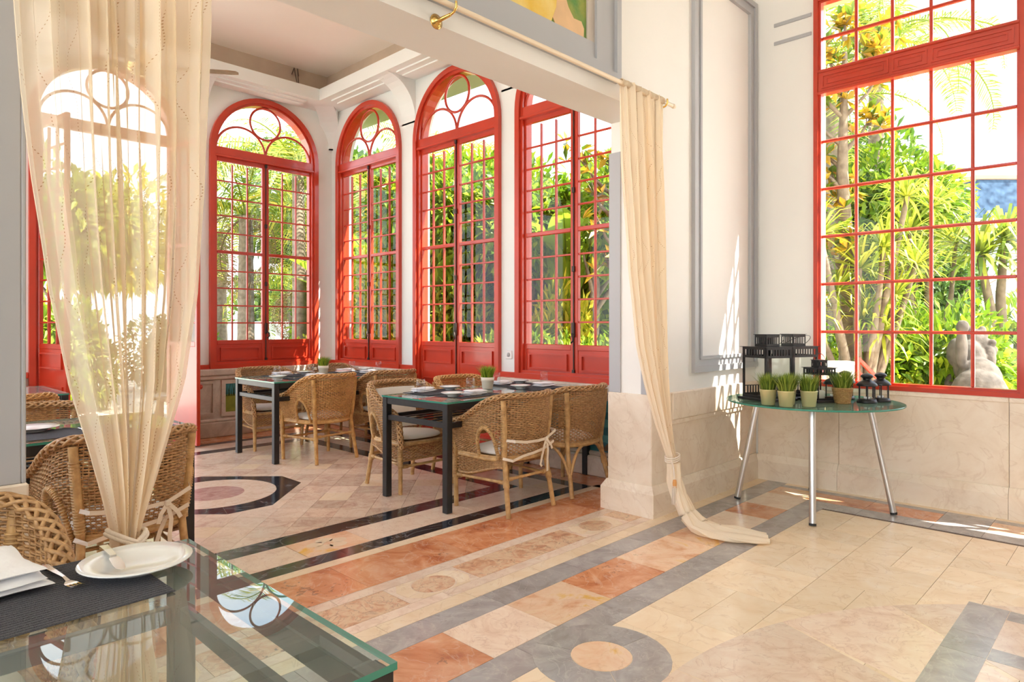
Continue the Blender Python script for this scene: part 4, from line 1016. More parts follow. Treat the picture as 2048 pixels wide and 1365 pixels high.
# potted grass
def grass_mesh(r, hgt, n, seed, spread, m_):
    rd = random.Random(seed); mb = MB()
    for k in range(n):
        a = rd.uniform(0, 2*PI); q = r*math.sqrt(rd.random())*.9; b0 = Vector((q*math.cos(a), q*math.sin(a), 0)); h_ = hgt*rd.uniform(.65, 1.0)
        d = Vector((math.cos(a+rd.uniform(-.6, .6)), math.sin(a+rd.uniform(-.6, .6)), 0))*(spread*(q/r+.15)*rd.uniform(.5, 1.3)); t = Vector((-d.y, d.x, 0)); t = t.normalized() if t.length > 1e-6 else Vector((1,0,0)); w = rd.uniform(.0016, .0028)
        p1 = b0+d*.35+Vector((0,0,h_*.6)); p2 = b0+d+Vector((0,0,h_))
        mb.add([b0-t*w, b0+t*w, p1+t*w*.9, p1-t*w*.9, p2], [(0,1,2,3), (3,2,4)])
    return mb.mesh('grass', m_)
def potted_grass(x, y, z, label, pot, pm, grass, ztop, grp='small pots of artificial grass', sc=1.0):
    e = empty('potted_grass', (x, y, z), random.uniform(0, 6), label=label, cat='plant', group=grp)
    put('pot', pot, e); o = put('grass', grass, e, (0, 0, ztop), kind='stuff'); e.scale = (sc, sc, sc); return e
POT1 = MB().lathe([(0, 0), (.040, 0), (.043, .003), (.050, .062), (.0535, .064), (.0545, .095), (.0515, .095), (.050, .085), (0, .083)], 32).mesh('pot', POTW)
GR1 = grass_mesh(.046, .115, 420, 3, .055, GRASS)
potted_grass(3.755, 3.915, H, 'cream pot of bright grass on the nearest veranda table', POT1, None, GR1, .083)
potted_grass(3.62, 6.26, H, 'cream pot of bright grass on the corner veranda table', POT1, None, GR1, .083)
# place settings on the two veranda tables
def settings(tag_, T):
    for k, (kd, x, y, d, lb) in enumerate(T):
        lb = lb + ' ' + tag_
        if kd == 'm': placemat(x, y, .42, .30, d, lb)
        elif kd == 'p': item('plate', SPLATE, x, y, ZM, 0, lb, 'plate', 'white plates')
        elif kd == 'g': item('tumbler', TUMB, x, y, H, 0, lb, 'glass', 'clear tumblers')
        elif kd == 'n': item('napkin', NAPS[k % 3], x, y, ZM, d, lb, 'napkin', 'white napkins')
        elif kd == 'f': item('fork', FORK, x, y, ZM, d, lb, 'fork', 'steel cutlery')
        elif kd == 'k': item('knife', KNIFE, x, y, ZM, d, lb, 'knife', 'steel cutlery')
settings('on the nearest veranda table', [
 ('m', 3.33, 3.67, 2, 'dark placemat by the ribbon tied chair'), ('m', 3.29, 4.005, 2, 'dark placemat before the padded chair'), ('m', 4.10, 3.68, 2, 'dark placemat nearest the stone pillar'), ('m', 4.18, 4.02, 2, 'dark placemat nearest the garden door'),
 ('p', 3.155, 3.655, 0, 'small white plate nearest the table corner leg'), ('p', 3.46, 4.04, 0, 'small white plate before the potted grass'), ('p', 3.92, 3.70, 0, 'small white plate right of the potted grass'), ('p', 4.28, 4.05, 0, 'small white plate close to the red door'),
 ('g', 3.12, 3.98, 0, 'tumbler beside the rolled napkin'), ('g', 3.475, 3.815, 0, 'tumbler just left of the potted grass'), ('g', 4.00, 4.06, 0, 'tumbler just behind the potted grass'), ('g', 4.39, 3.86, 0, 'tumbler near the far end'),
 ('n', 3.22, 4.08, 10, 'rolled white napkin beside the padded chair'), ('n', 3.36, 3.645, 3, 'folded white napkin in front of the potted grass'), ('n', 4.22, 3.72, 3, 'folded white napkin near the stone pillar'), ('n', 4.08, 4.09, 5, 'folded white napkin half hidden behind the potted grass'),
 ('f', 3.50, 3.62, 90, 'fork beyond the folded napkin'), ('k', 3.10, 4.05, 100, 'knife beside the rolled napkin'), ('f', 4.38, 3.68, 85, 'fork near the pillar end'), ('k', 3.25, 3.58, 80, 'knife near the corner leg')])
settings('on the corner veranda table', [
 ('m', 3.30, 6.00, 0, 'dark placemat by the golden chair'), ('m', 3.30, 6.42, 0, 'dark placemat before the pond panel chair'), ('m', 4.02, 6.02, 0, 'dark placemat by the sunlit chair'), ('m', 4.05, 6.42, 0, 'dark placemat before the sunny corner chair'),
 ('p', 3.01, 6.04, 0, 'small white plate above the left table leg'), ('p', 3.50, 6.42, 0, 'small white plate left of the potted grass'), ('p', 3.80, 6.17, 0, 'small white plate right of the potted grass'), ('p', 4.26, 6.44, 0, 'small white plate at the sunny end'),
 ('g', 3.15, 6.34, 0, 'tumbler above the pond panel'), ('g', 3.50, 6.30, 0, 'tumbler touching the potted grass'), ('g', 4.12, 6.50, 0, 'tumbler in front of the corner'), ('g', 4.28, 6.22, 0, 'tumbler nearest the sunny end'),
 ('n', 3.27, 6.48, 5, 'folded white napkin beside the pond panel chair'), ('n', 3.38, 6.01, 8, 'folded white napkin over the golden chair'), ('n', 4.07, 6.10, 4, 'folded white napkin near the sunlit rim'), ('n', 4.0, 6.46, 9, 'folded white napkin behind the potted grass'),
 ('f', 3.20, 6.0, 92, 'fork over the golden chair'), ('k', 3.62, 6.02, 80, 'knife beside the napkin')])
# ------------------------------------------------------------------ round glass side table with lanterns
rt = empty('round_glass_table', (4.832, 1.735, .0022), math.radians(-45.9), label='round glass table on four splayed steel legs below the gridded window', cat='table')
TR = .575
g = MB(); g.lathe([(0, .733), (TR-.003, .733)], 96, smooth=False); g.m = 1; g.lathe([(TR-.003, .733), (TR, .736), (TR, .741), (TR-.003, .744)], 96); g.m = 0; g.lathe([(TR-.003, .744), (0, .744)], 96, smooth=False)
g.v = g.v; gm = g.mesh('glass_top', [TGLASS, TEDGE])
put('glass_top', gm, rt)
lg = MB(); lg.tube([(.50, 0, .012), (.36, 0, .722)], .021, 16); LEG = lg.mesh('leg', CHROME); ft = MB().tube([(.5024, 0, 0), (.50, 0, .014)], .0225, 16).mesh('foot', mat('black_rubber', (.02, .02, .02), .6))
for k in range(4):
    o = put('leg', LEG, rt, rot=(0, 0, k*PI/2-math.radians(24))); put('foot', ft, o)
MB().tube([(.40*math.cos(a*PI/24), .40*math.sin(a*PI/24), .722) for a in range(48)], .010, 8, closed=True).build('support_ring', CHROME, rt)
HT = .7465
def slot_plate(mb, w, z0, z1, n, a, y, slotw=.5, zm=.22):
    """pierced band of a lantern: frame strips and uprights"""
    hh = z1-z0; zz0, zz1 = z0+hh*zm, z1-hh*zm
    M_ = Matrix.Rotation(a, 4, 'Z')
    mb.box((-w/2, y, z0), (w/2, y+.002, zz0), 0, M_); mb.box((-w/2, y, zz1), (w/2, y+.002, z1), 0, M_)
    p = (w*.82)/n; e = w*.09
    mb.box((-w/2, y, zz0), (-w/2+e, y+.002, zz1), 0, M_); mb.box((w/2-e, y, zz0), (w/2, y+.002, zz1), 0, M_)
    for k in range(n-1): x = -w/2+e+p*(k+1); mb.box((x-p*(1-slotw)/2, y, zz0), (x+p*(1-slotw)/2, y+.002, zz1), 0, M_)
def square_lantern(x, y, deg, s, h, label, base=1.22, lid=.5, lidh=.085, hdl=1, nslot=8):
    e = empty('square_lantern', (x, y, HT), math.radians(deg), label=label, cat='lantern', group='black square lanterns')
    b = MB(); bs = s*base/2; b.box((-bs, -bs, 0), (bs, bs, .018), .003); b.build('base', BLACKM, e)
    b = MB(); q = s/2; t = s*.055
    for sx in (-1, 1):
        for sy in (-1, 1): b.box((sx*q-(t if sx > 0 else 0), sy*q-(t if sy > 0 else 0), .018), (sx*q+(t if sx < 0 else 0), sy*q+(t if sy < 0 else 0), h))
    for k in range(4):
        M_ = Matrix.Rotation(k*PI/2, 4, 'Z'); b.box((-q, -q, .018), (q, -q+.004, .018+h*.05), 0, M_)
    b.build('frame', BLACKM, e)
    b = MB()
    for k in range(4): slot_plate(b, s, h-s*.32, h, nslot, k*PI/2, -q)
    b.build('pierced_band', BLACKM, e)
    b = MB()
    for k in range(4): slot_plate(b, s, .018+h*.05, .018+h*.05+s*.26, nslot, k*PI/2, -q+.001, zm=.1) if nslot > 6 and k in (1, 2) else None
    if b.v: b.build('lower_pierced_band', BLACKM, e)
    pm = MB().box((-q+t, -q+.004, .018+h*.05), (q-t, -q+.007, h-s*.32)).mesh('pane', GLASS)
    for k in range(4): put('pane', pm, e, rot=(0, 0, k*PI/2))
    b = MB(); b.box((-q*1.12, -q*1.12, h), (q*1.12, q*1.12, h+.003)); ls = s*lid; b2 = MB()
    for k in range(4): slot_plate(b2, ls, h+.003, h+.003+lidh, 6, k*PI/2, -ls/2)
    b.box((-ls*.56, -ls*.56, h+.003+lidh), (ls*.56, ls*.56, h+.006+lidh)); b.build('roof', BLACKM, e); b2.build('chimney', BLACKM, e)
    if hdl > 0:
        hh = MB(); n = 14; hh.tube([(s*.42*math.cos(PI*i/n), 0, h+.01+s*.62*math.sin(PI*i/n)) for i in range(n+1)], .0022, 6)
        hh.build('handle', BLACKM, e)
    elif hdl < 0:
        hh = MB(); n = 14; hh.tube([(s*.42*math.cos(PI*i/n), -hdl*-1*s*.55*math.sin(PI*i/n), h+.012+.07*math.sin(PI*i/n)) for i in range(n+1)], .0022, 6); hh.build('handle', BLACKM, e)
    return e
square_lantern(4.665, 1.985, -25, .235, .375, 'large black square lantern at the left edge of the round table', hdl=-1)
square_lantern(4.957, 1.914, -25, .235, .375, 'large black square lantern nearer the window corner', hdl=-1)
square_lantern(4.787, 1.670, -30, .145, .235, 'smaller black square lantern with an upright hoop handle', hdl=1, lidh=.05, nslot=6)
CANDLE = MB().lathe([(0, 0), (.035, 0), (.035, .055), (.03, .06), (0, .058)], 20).mesh('candle', mat('ivory_wax', (.85, .80, .68), .5))
item('candle', CANDLE, 4.787, 1.670, HT+.0185, 0, 'ivory candle inside the smaller square lantern', 'candle', None)
def round_lantern(x, y, deg, label):
    e = empty('round_lantern', (x, y, HT), math.radians(deg), label=label, cat='lantern', group='small round black lanterns')
    MB().lathe([(0, 0), (.055, 0), (.057, .006), (.052, .012), (.050, .022), (0, .022)], 24).build('base', BLACKM, e)
    up = MB()
    for k in range(6): a = PI*k/3; up.tube([(.046*math.cos(a), .046*math.sin(a), .02), (.046*math.cos(a), .046*math.sin(a), .105)], .0035, 6)
    up.build('cage', BLACKM, e)
    MB().lathe([(.040, .022), (.040, .104)], 24).build('glass_cylinder', CLEAR, e)
    MB().lathe([(.056, .102), (.058, .108), (.052, .118), (.040, .130), (.026, .137), (.022, .142), (.024, .150), (.033, .158), (.035, .163), (.031, .170), (.018, .178), (0, .181)], 28).build('domed_lid', BLACKM, e)
    h_ = MB(); h_.tube([(-.058, 0, .108), (-.062, 0, .075), (-.060, 0, .045)], .0022, 5); h_.build('wire_handle', BLACKM, e)
    MB().lathe([(0, .023), (.018, .023), (.018, .036), (0, .036)], 16).build('tea_light', PORC, e); e.scale = (1.15, 1.15, 1.12)
for x, y, lb in ((4.955, 1.415, 'small round black lantern standing in front at the right edge of the round table'), (5.10, 1.37, 'small round black lantern behind the one at the right edge'), (4.945, 1.63, 'small round black lantern half hidden behind the basket pot'), (5.10, 1.60, 'small round black lantern farthest back beside the window frame')): round_lantern(x, y, 20, lb)
POTG = MB().lathe([(0, 0), (.034, 0), (.036, .002), (.045, .082), (.0475, .085), (.0465, .088), (.043, .086), (.041, .072), (0, .070)], 32).mesh('pot', GOLD)
GR2 = [grass_mesh(.040, .118, 340, 11+i, .055, GRASSD) for i in range(2)]
for k, (x, y, lb) in enumerate(((4.375, 1.855, 'leftmost gold pot of grass on the round glass table'), (4.357, 1.728, 'gold pot of grass in front, middle of the three on the round table'), (4.462, 1.622, 'rightmost gold pot of grass on the round glass table'), (4.488, 1.768, 'gold pot of grass standing behind the other three'))): potted_grass(x, y, HT, lb, POTG, None, GR2[k % 2], .072, sc=1.17)
bp = MB()
for k in range(11):
    r = .040+.0016*k; bp.tube([((r)*math.cos(a*PI/12)*(1+.02*math.sin(a*2.9+k)), r*math.sin(a*PI/12)*(1+.02*math.sin(a*2.9+k)), .0055+.0088*k) for a in range(24)], .0058, 6, closed=True)
bp.lathe([(0, .002), (.037, .002), (.052, .096), (.046, .096), (.044, .085), (0, .084)], 24)
potted_grass(4.79, 1.52, HT, 'woven seagrass basket of grass on the round glass table', bp.mesh('pot', BASKET), None, grass_mesh(.046, .13, 420, 21, .075, GRASSD), .084, sc=1.1)
# ------------------------------------------------------------------ curtain rod, curtains, tassels
rod = empty('curtain_rod', (0, 0, 0), label='cream curtain rod with a brass bracket across the opening', cat='rod')
RZ, RY = 2.735, 2.30
MB().tube([(.05, RY, RZ), (3.90, RY, RZ)], .013, 12).build('pole', RODM, rod)
for x in (1.985, 3.80, .1):
    b = MB(); b.lathe([(0, 0), (.034, 0), (.036, .006), (.022, .014), (.010, .03), (.008, .105), (0, .106)], 20); br_ = b.build('bracket', BRASS, rod, loc=(x, YO, RZ-.035), rot=(PI/2, 0, 0))
    MB().tube([(x, RY+.012, RZ-.035), (x, RY-.012, RZ-.03), (x, RY-.026, RZ-.012), (x, RY-.024, RZ+.014)], .006, 8).build('hook', BRASS, rod)
MB().lathe([(0, 0), (.014, .004), (.016, .02), (.010, .04), (0, .05)], 12).build('finial', RODM, rod, loc=(3.90, RY, RZ), rot=(0, PI/2, 0))
def interp(L_, z):
    for (z0, *a), (z1, *b_) in zip(L_, L_[1:]):
        if z1 <= z <= z0:
            f = (z0-z)/(z0-z1) if z0 != z1 else 0
            return [p+(q-p)*f for p, q in zip(a, b_)]
    return list(L_[-1][1:]) if z < L_[-1][0] else list(L_[0][1:])
def curtain_mesh(name, L_, nz, ns, pleats, seed, m_, top, bot):
    """L_: (z, xl, xr, y, pleat amplitude)"""
    rd = random.Random(seed); ph = [rd.uniform(-.9, .9) for _ in range(pleats+2)]; am = [rd.uniform(.35, 1.35) for _ in range(pleats+2)]
    wd = [rd.uniform(.35, 1.8) for _ in range(pleats)]; tot = sum(wd); cum = [0]
    for w in wd: cum.append(cum[-1]+w/tot)
    vs = []; uvs = []
    for i in range(nz):
        z = top+(bot-top)*i/(nz-1); xl, xr, y, A = interp(L_, z)
        for j in range(ns):
            s_ = j/(ns-1); k = 0
            while k < pleats-1 and cum[k+1] < s_: k += 1
            f = (s_-cum[k])/(cum[k+1]-cum[k]); t = 2*PI*f
            a = A*am[k]
            x = s_ - .16/pleats*math.sin(2*t)*am[k]*(1 if A > .012 else 0)
            vs.append((xl+(xr-xl)*x + .003*math.sin(z*5+ph[k]*4), y + a*(math.cos(t)-1)*.5*(1 if k % 2 else -1) + .006*math.sin(z*3+ph[k]*3), z)); uvs.append((s_*1.0, (top-z)*.5))
    fs = [(i*ns+j, i*ns+j+1, (i+1)*ns+j+1, (i+1)*ns+j) for i in range(nz-1) for j in range(ns-1)]
    me = bpy.data.meshes.new(name); me.from_pydata(vs, [], fs); me.polygons.foreach_set('use_smooth', [True]*len(fs)); me.materials.append(m_)
    uv = me.uv_layers.new(name='UVMap')
    for p in me.polygons:
        for li, vi in zip(p.loop_indices, p.vertices): uv.data[li].uv = uvs[vi]
    return me
def cord_coil(mb, c, rx, ry, n, dz, r, tilt=0.0):
    for k in range(n): mb.tube([(c[0]+rx*math.cos(a*PI/12), c[1]+ry*math.sin(a*PI/12), c[2]-dz*k+tilt*math.cos(a*PI/12)) for a in range(24)], r, 6, closed=True)
# left sheer curtain, gathered to a low tie
ex = lambda u, v=None: None
LC = [(2.78, .350, .905, 2.30, .055), (2.3, .362, .902, 2.30, .055), (1.95, .385, .893, 2.30, .055), (1.7, .405, .885, 2.295, .05), (1.38, .442, .862, 2.29, .045), (1.1, .492, .815, 2.28, .045), (.9, .545, .755, 2.27, .04), (.75, .580, .705, 2.255, .035), (.64, .600, .672, 2.25, .03), (.60, .598, .672, 2.25, .03), (.52, .585, .690, 2.25, .035), (.3, .57, .71, 2.26, .04), (.02, .54, .75, 2.27, .05)]
lc = empty('sheer_curtain', (0, 0, 0), label='sheer cream embroidered curtain gathered low in the left foreground', cat='curtain')
put('fabric', curtain_mesh('fabric', LC, 90, 420, 17, 5, SHEER, 2.78, .02), lc)
b = MB()
for k in range(2):
    for s_ in (0, 1): b.tube([(.634+(.055-.004*s_)*math.cos(a*PI/16), 2.245+.045*math.sin(a*PI/16), .625-.018*k+.03*math.cos(a*PI/16)*(1 if k else -1)+.009*s_) for a in range(32)], .0075, 6, closed=True)
b.tube([(.585, 2.21, .60), (.60, 2.195, .585), (.635, 2.19, .575), (.67, 2.195, .59), (.685, 2.21, .615)], .011, 8)
b.build('rope_tie', ROPE, lc)
# right curtain, tied low and trailing on the floor
RC = [(2.75, 3.315, 3.79, 2.30, .028), (2.69, 3.32, 3.79, 2.30, .035), (2.2, 3.345, 3.79, 2.30, .05), (1.6, 3.40, 3.79, 2.295, .05), (1.15, 3.475, 3.785, 2.28, .05), (.9, 3.55, 3.78, 2.265, .045), (.65, 3.64, 3.765, 2.245, .04), (.50, 3.695, 3.77, 2.225, .03), (.43, 3.715, 3.775, 2.21, .028), (.38, 3.705, 3.785, 2.20, .03)]
rc = empty('linen_curtain', (0, 0, 0), label='cream linen curtain tied low on the right pillar and trailing on the floor', cat='curtain')
put('fabric', curtain_mesh('fabric', RC, 80, 300, 13, 9, CURT, 2.755, .38), rc)
# header ruffle
b = MB()
def hdr(i, j):
    x = 3.312+.482*i/119; return (x, RY+(.018+.004*math.sin(i*1.9))*math.cos(PI*2*j/12), RZ+.004+(.020+.003*math.sin(i*2.3))*math.sin(PI*2*j/12))
b.grid(hdr, 120, 12, True, wrap=True); b.build('gathered_header', cloth('linen_header', (.93, .80, .62), 0, .25), rc)
# trailing tail
tail = [((3.745, 2.20, .40), (.078, .03)), ((3.74, 2.185, .30), (.085, .034)), ((3.735, 2.15, .20), (.10, .036)), ((3.725, 2.085, .10), (.13, .034)), ((3.72, 2.00, .045), (.19, .030)), ((3.74, 1.90, .028), (.235, .026)), ((3.785, 1.80, .022), (.25, .024)), ((3.835, 1.71, .018), (.22, .020)), ((3.875, 1.645, .014), (.17, .014))]
pts = [Vector(p) for p, _ in tail]
b = MB(); NT = 70; NA = 120
def tl(i, j):
    f = i/(NT-1)*(len(pts)-1); k = min(int(f), len(pts)-2); f -= k
    p = pts[k].lerp(pts[k+1], f); w = tail[k][1][0]*(1-f)+tail[k+1][1][0]*f; h_ = tail[k][1][1]*(1-f)+tail[k+1][1][1]*f
    d = (pts[k+1]-pts[k]).normalized(); x = Vector((1, .15, 0)) if k < 3 else d.cross(Vector((0,0,1))).normalized()*1; n = x.cross(d).normalized()
    if n.z < 0 and k >= 3: n = -n
    a = 2*PI*j/NA; fold = 1+.38*math.sin(a*9+i*.10)+.22*math.sin(a*17+2+i*.07)+.15*math.sin(a*5-i*.3)
    q = p + x*(w*.5*math.cos(a)*(1+.07*math.sin(i*.35+a*4))) + n*(h_*math.sin(a)*fold)
    return (q.x, q.y, max(.0035+.0006*(j % 3), q.z))
b.grid(tl, NT, NA, True, wrap=True); b.build('trailing_hem', CURT, rc)
b = MB(); cord_coil(b, (3.745, 2.205, .445), .048, .043, 3, .012, .0052, .012); b.tube([(3.70, 2.185, .425), (3.692, 2.165, .38), (3.695, 2.16, .31)], .005, 6); b.build('rope_tie', ROPE, rc)
b = MB(); b.lathe([(0, .045), (.010, .042), (.013, .025), (.012, .0), (.015, -.004)], 14, (3.695, 2.16, .265)); b.build('tassel_head', mat('orange_silk', (.70, .33, .10), .6), rc)
b = MB(); rd = random.Random(4)
for k in range(60):
    a = 2*PI*k/60; r = rd.uniform(.006, .014); b.tube([(3.695+r*math.cos(a), 2.16+r*math.sin(a), .27), (3.695+1.25*r*math.cos(a), 2.16+1.25*r*math.sin(a), .21), (3.695+1.5*r*math.cos(a), 2.16+1.5*r*math.sin(a), .155)], .0017, 4)
b.build('tassel_fringe', ROPE, rc, kind='stuff')
# ------------------------------------------------------------------ ceiling fan of the veranda
fan = empty('ceiling_fan', (1.57, 5.25, 0), label='ceiling fan with wooden blades mostly hidden by the sheer curtain', cat='fan')
WOODF = mat('fan_blade_wood', (.30, .19, .10), .5, var=.3, nscale=20)
MB().tube([(0, 0, 3.25), (0, 0, 4.44)], .014, 10).build('down_rod', BRASS, fan); MB().lathe([(0, 3.08), (.06, 3.09), (.10, 3.13), (.10, 3.2), (.06, 3.25), (0, 3.26)], 28).build('motor', BRASS, fan); MB().lathe([(0, 4.36), (.05, 4.37), (.06, 4.44)], 20).build('canopy', BRASS, fan)
bm_ = MB().prism([(.10, -.025), (.2, -.055), (.60, -.07), (.66, -.05), (.67, 0), (.66, .05), (.60, .07), (.2, .055), (.10, .025)], -.004, .004).mesh('blade', WOODF)
for k in range(4): put('blade', bm_, fan, (0, 0, 3.14), (math.radians(10), 0, k*PI/2-.62))
# ------------------------------------------------------------------ garden
FW = Vector((.7184, .6958, 0)); RT = Vector((.6958, -.7184, 0))
def site(bearing, depth, z=-.12):
    """a spot in the garden: bearing is the tangent right of the view axis at the doorway, depth along it"""
    p = FW*depth + RT*(bearing*depth); return Vector((p.x, p.y, z))
GZ = -.12
gb = MB(); n = 40
gb.box((-40, -40, -.5), (90, 90, GZ))
gm_ = mat('sunny_gravel_and_sand', (.84, .78, .68), .9, col2=(.70, .64, .53), nscale=1.5)
gb.build('garden_ground', gm_, kind='structure', label='pale sunlit garden paving and gravel', cat='ground')
LG = leafmat('bright_green_leaf', [(0, (0.074, 0.152, 0.008)), (.5, (0.198, 0.325, 0.014)), (1, (0.436, 0.507, 0.029))], .45)
LY = leafmat('yellow_green_leaf', [(0, (0.185, 0.254, 0.012)), (.5, (0.446, 0.477, 0.024)), (1, (0.817, 0.670, 0.048))], .5)
LD = leafmat('deep_green_leaf', [(0, (0.028, 0.070, 0.008)), (.6, (0.083, 0.170, 0.019)), (1, (0.192, 0.284, 0.026))], .35)
LM = leafmat('magnolia_leaf', [(0, (0.068, 0.130, 0.010)), (.3, (0.149, 0.221, 0.015)), (.45, (0.419, 0.260, 0.015)), (.8, (0.540, 0.338, 0.020)), (1, (0.486, 0.234, 0.025))], .45, .3)
LP = leafmat('palm_leaf', [(0, (0.092, 0.162, 0.013)), (.5, (0.264, 0.345, 0.026)), (.85, (0.475, 0.467, 0.047)), (1, (0.792, 0.568, 0.092))], .4)
LPY = leafmat('yellow_palm_leaf', [(0, (0.290, 0.304, 0.020)), (.5, (0.660, 0.507, 0.034)), (1, (0.950, 0.670, 0.066))], .45)
LS = leafmat('sword_leaf', [(0, (0.120, 0.189, 0.013)), (.5, (0.336, 0.397, 0.034)), (1, (0.696, 0.624, 0.079))], .4)
BAN = leafmat('banana_leaf', [(0, (0.158, 0.304, 0.020)), (1, (0.396, 0.528, 0.040))], .5, .3)
DRY = leafmat('dry_frond', [(0, (0.190, 0.120, 0.050)), (1, (0.290, 0.210, 0.100))], .3)
BARK = mat('pale_bark', (0.250, 0.190, 0.130), .85, col2=(0.150, 0.105, 0.070), nscale=14, bump=.5, bscale=40)
BARKD = mat('grey_bark', (0.270, 0.210, 0.156), .85, col2=(0.150, 0.112, 0.078), nscale=14, bump=.5, bscale=40)
def leafquad(mb, p, d, nrm, L_, w):
    x = d.cross(nrm)
    if x.length < 1e-5: x = d.cross(Vector((.31, .7, .2)))
    x.normalize(); m = p+d*(L_*.5)+nrm*(L_*.05)
    mb.v.extend([tuple(p), tuple(m+x*w), tuple(p+d*L_-nrm*(L_*.10)), tuple(m-x*w)]); b = len(mb.v)-4
    mb.f.append((b, b+1, b+2, b+3)); mb.sm.append(False); mb.mi.append(mb.m)
def rvec(rd):
    while True:
        v = Vector((rd.uniform(-1, 1), rd.uniform(-1, 1), rd.uniform(-1, 1)))
        if .05 < v.length < 1: return v.normalized()
def bush_mesh(name, seed, n, rx, rz, ll, lw, m_, lobes=7):
    rd = random.Random(seed); mb = MB(); cs = []
    for k in range(lobes): a = rd.uniform(0, 2*PI); q = rd.uniform(.1, .6); cs.append((Vector((q*rx*math.cos(a), q*rx*math.sin(a), rz*rd.uniform(.35, .75))), rd.uniform(.35, .6)))
    for k in range(n):
        c, s_ = rd.choice(cs); v = rvec(rd); rr = rd.uniform(.72, 1.0)
        p = c+Vector((v.x*rx*s_, v.y*rx*s_, v.z*rz*s_))*rr
        if p.z < .02: p.z = rd.uniform(.02, .2)
        d = (v*.7+rvec(rd)*.6+Vector((0, 0, -.1))).normalized(); nn = (v*.5+Vector((0, 0, .8))+rvec(rd)*.5).normalized()
        leafquad(mb, p, d, nn, ll*rd.uniform(.7, 1.25), lw*rd.uniform(.8, 1.2))
    return mb.mesh(name, m_)
BUSH = {'g1': bush_mesh('foliage', 1, 5200, 1.0, 1.0, .115, .024, LG), 'g2': bush_mesh('foliage', 2, 4200, 1.0, 1.0, .15, .034, LG), 'y1': bush_mesh('foliage', 3, 5200, 1.0, 1.0, .095, .022, LY), 'd1': bush_mesh('foliage', 4, 5200, 1.0, 1.0, .13, .030, LD), 'y2': bush_mesh('foliage', 5, 3600, 1.0, 1.0, .17, .030, LY)}
def stems(seed, n, h, r, m_):
    rd = random.Random(seed); mb = MB()
    for k in range(n):
        a = rd.uniform(0, 2*PI); q = rd.uniform(.02, .25); mb.tube([(q*.3*math.cos(a), q*.3*math.sin(a), 0), (q*math.cos(a), q*math.sin(a), h*.5), (q*1.8*math.cos(a+.3), q*1.8*math.sin(a+.3), h)], [r, r*.8, r*.4], 6)
    return mb.mesh('stem', m_)
STEM = stems(3, 5, .7, .02, BARK)
def shrub(br, dp, kind, sx, sz, label, rot=0.0):
    e = empty('garden_shrub', site(br, dp), rot, label=label, cat='shrub', group='garden shrubs'); 
    put('foliage', BUSH[kind], e, kind='stuff').scale = (sx, sx, sz); put('stem', STEM, e).scale = (sx, sx, sz); return e
def tree(br, dp, h, cr, kind, label, crown_z=None, rot=0.0, name='broadleaf_tree'):
    e = empty(name, site(br, dp), rot, label=label, cat='tree', group='garden trees')
    mb = MB(); rd = random.Random(int(h*100)+int(dp*10)); tr_ = .035*h**.7
    mb.tube([(0, 0, -.05), (.05*h*.3, .02*h, h*.3), (0, .03*h, h*.6), (.02*h, 0, h*.8)], [tr_*1.3, tr_, tr_*.8, tr_*.4], 8)
    for k in range(5): a = 2*PI*k/5+.4; mb.tube([(0, .03*h, h*(.4+.05*k)), (cr*.35*math.cos(a), cr*.35*math.sin(a), h*(.55+.05*k)), (cr*.7*math.cos(a), cr*.7*math.sin(a), h*(.66+.05*k))], [tr_*.5, tr_*.35, tr_*.15], 6)
    mb.build('trunk', BARKD, e)
    o = put('foliage', BUSH[kind], e, (0, 0, h-cr*1.15), kind='stuff'); o.scale = (cr, cr, cr*1.25); return e
def frond_mesh(seed, L_, droop, m_, nl=46, ll=.55, lw=.013, rise=.5, hang=.6):
    rd = random.Random(seed); mb = MB(); pts = []; a = rise
    p = Vector((0, 0, 0))
    for i in range(15):
        pts.append(p.copy()); p = p+Vector((math.cos(a), 0, math.sin(a)))*(L_/14); a -= droop/14*(1+.6*i/14)
    mb.tube(pts, [.016*(1-.9*i/14)+.002 for i in range(15)], 4)
    for k in range(nl):
        f = .10+.9*k/nl; x = f*14; i = min(13, int(x)); q = pts[i].lerp(pts[i+1], x-i); t = (pts[i+1]-pts[i]).normalized()
        l = ll*(.35+.65*math.sin(PI*min(1, f*.9+.12)))*rd.uniform(.85, 1.1)
        for s_ in (-1, 1):
            d = (t*.45+Vector((0, s_*1.0, 0))+Vector((0, 0, rd.uniform(-.15, .25)))).normalized(); sd = t.cross(d)
            m1 = q+d*l*.5; m2 = m1+(d*(1-hang)+Vector((0, 0, -hang))).normalized()*(l*.5); wv = t*lw
            mb.add([q-wv*.6, q+wv*.6, m1+wv, m1-wv, m2], [(0, 1, 2, 3), (3, 2, 4)])
    return mb.mesh('frond', m_)
FR = {'q': [frond_mesh(i, 2.3, 1.7+.2*i, LP, 50, .55, .012, .8-.15*i, .75) for i in range(3)], 'p': [frond_mesh(10+i, 2.0, 1.2+.2*i, LP, 54, .40, .010, .9-.2*i, .25) for i in range(3)], 'y': [frond_mesh(20+i, 1.9, 1.5+.2*i, LPY, 46, .5, .012, .8-.2*i, .6) for i in range(2)], 'd': [frond_mesh(30, 1.7, 2.2, DRY, 40, .4, .01, -.5, .8)], 'c': [frond_mesh(40+i, 1.1, .9+.2*i, LG, 60, .16, .006, .6-.2*i, .1) for i in range(2)]}
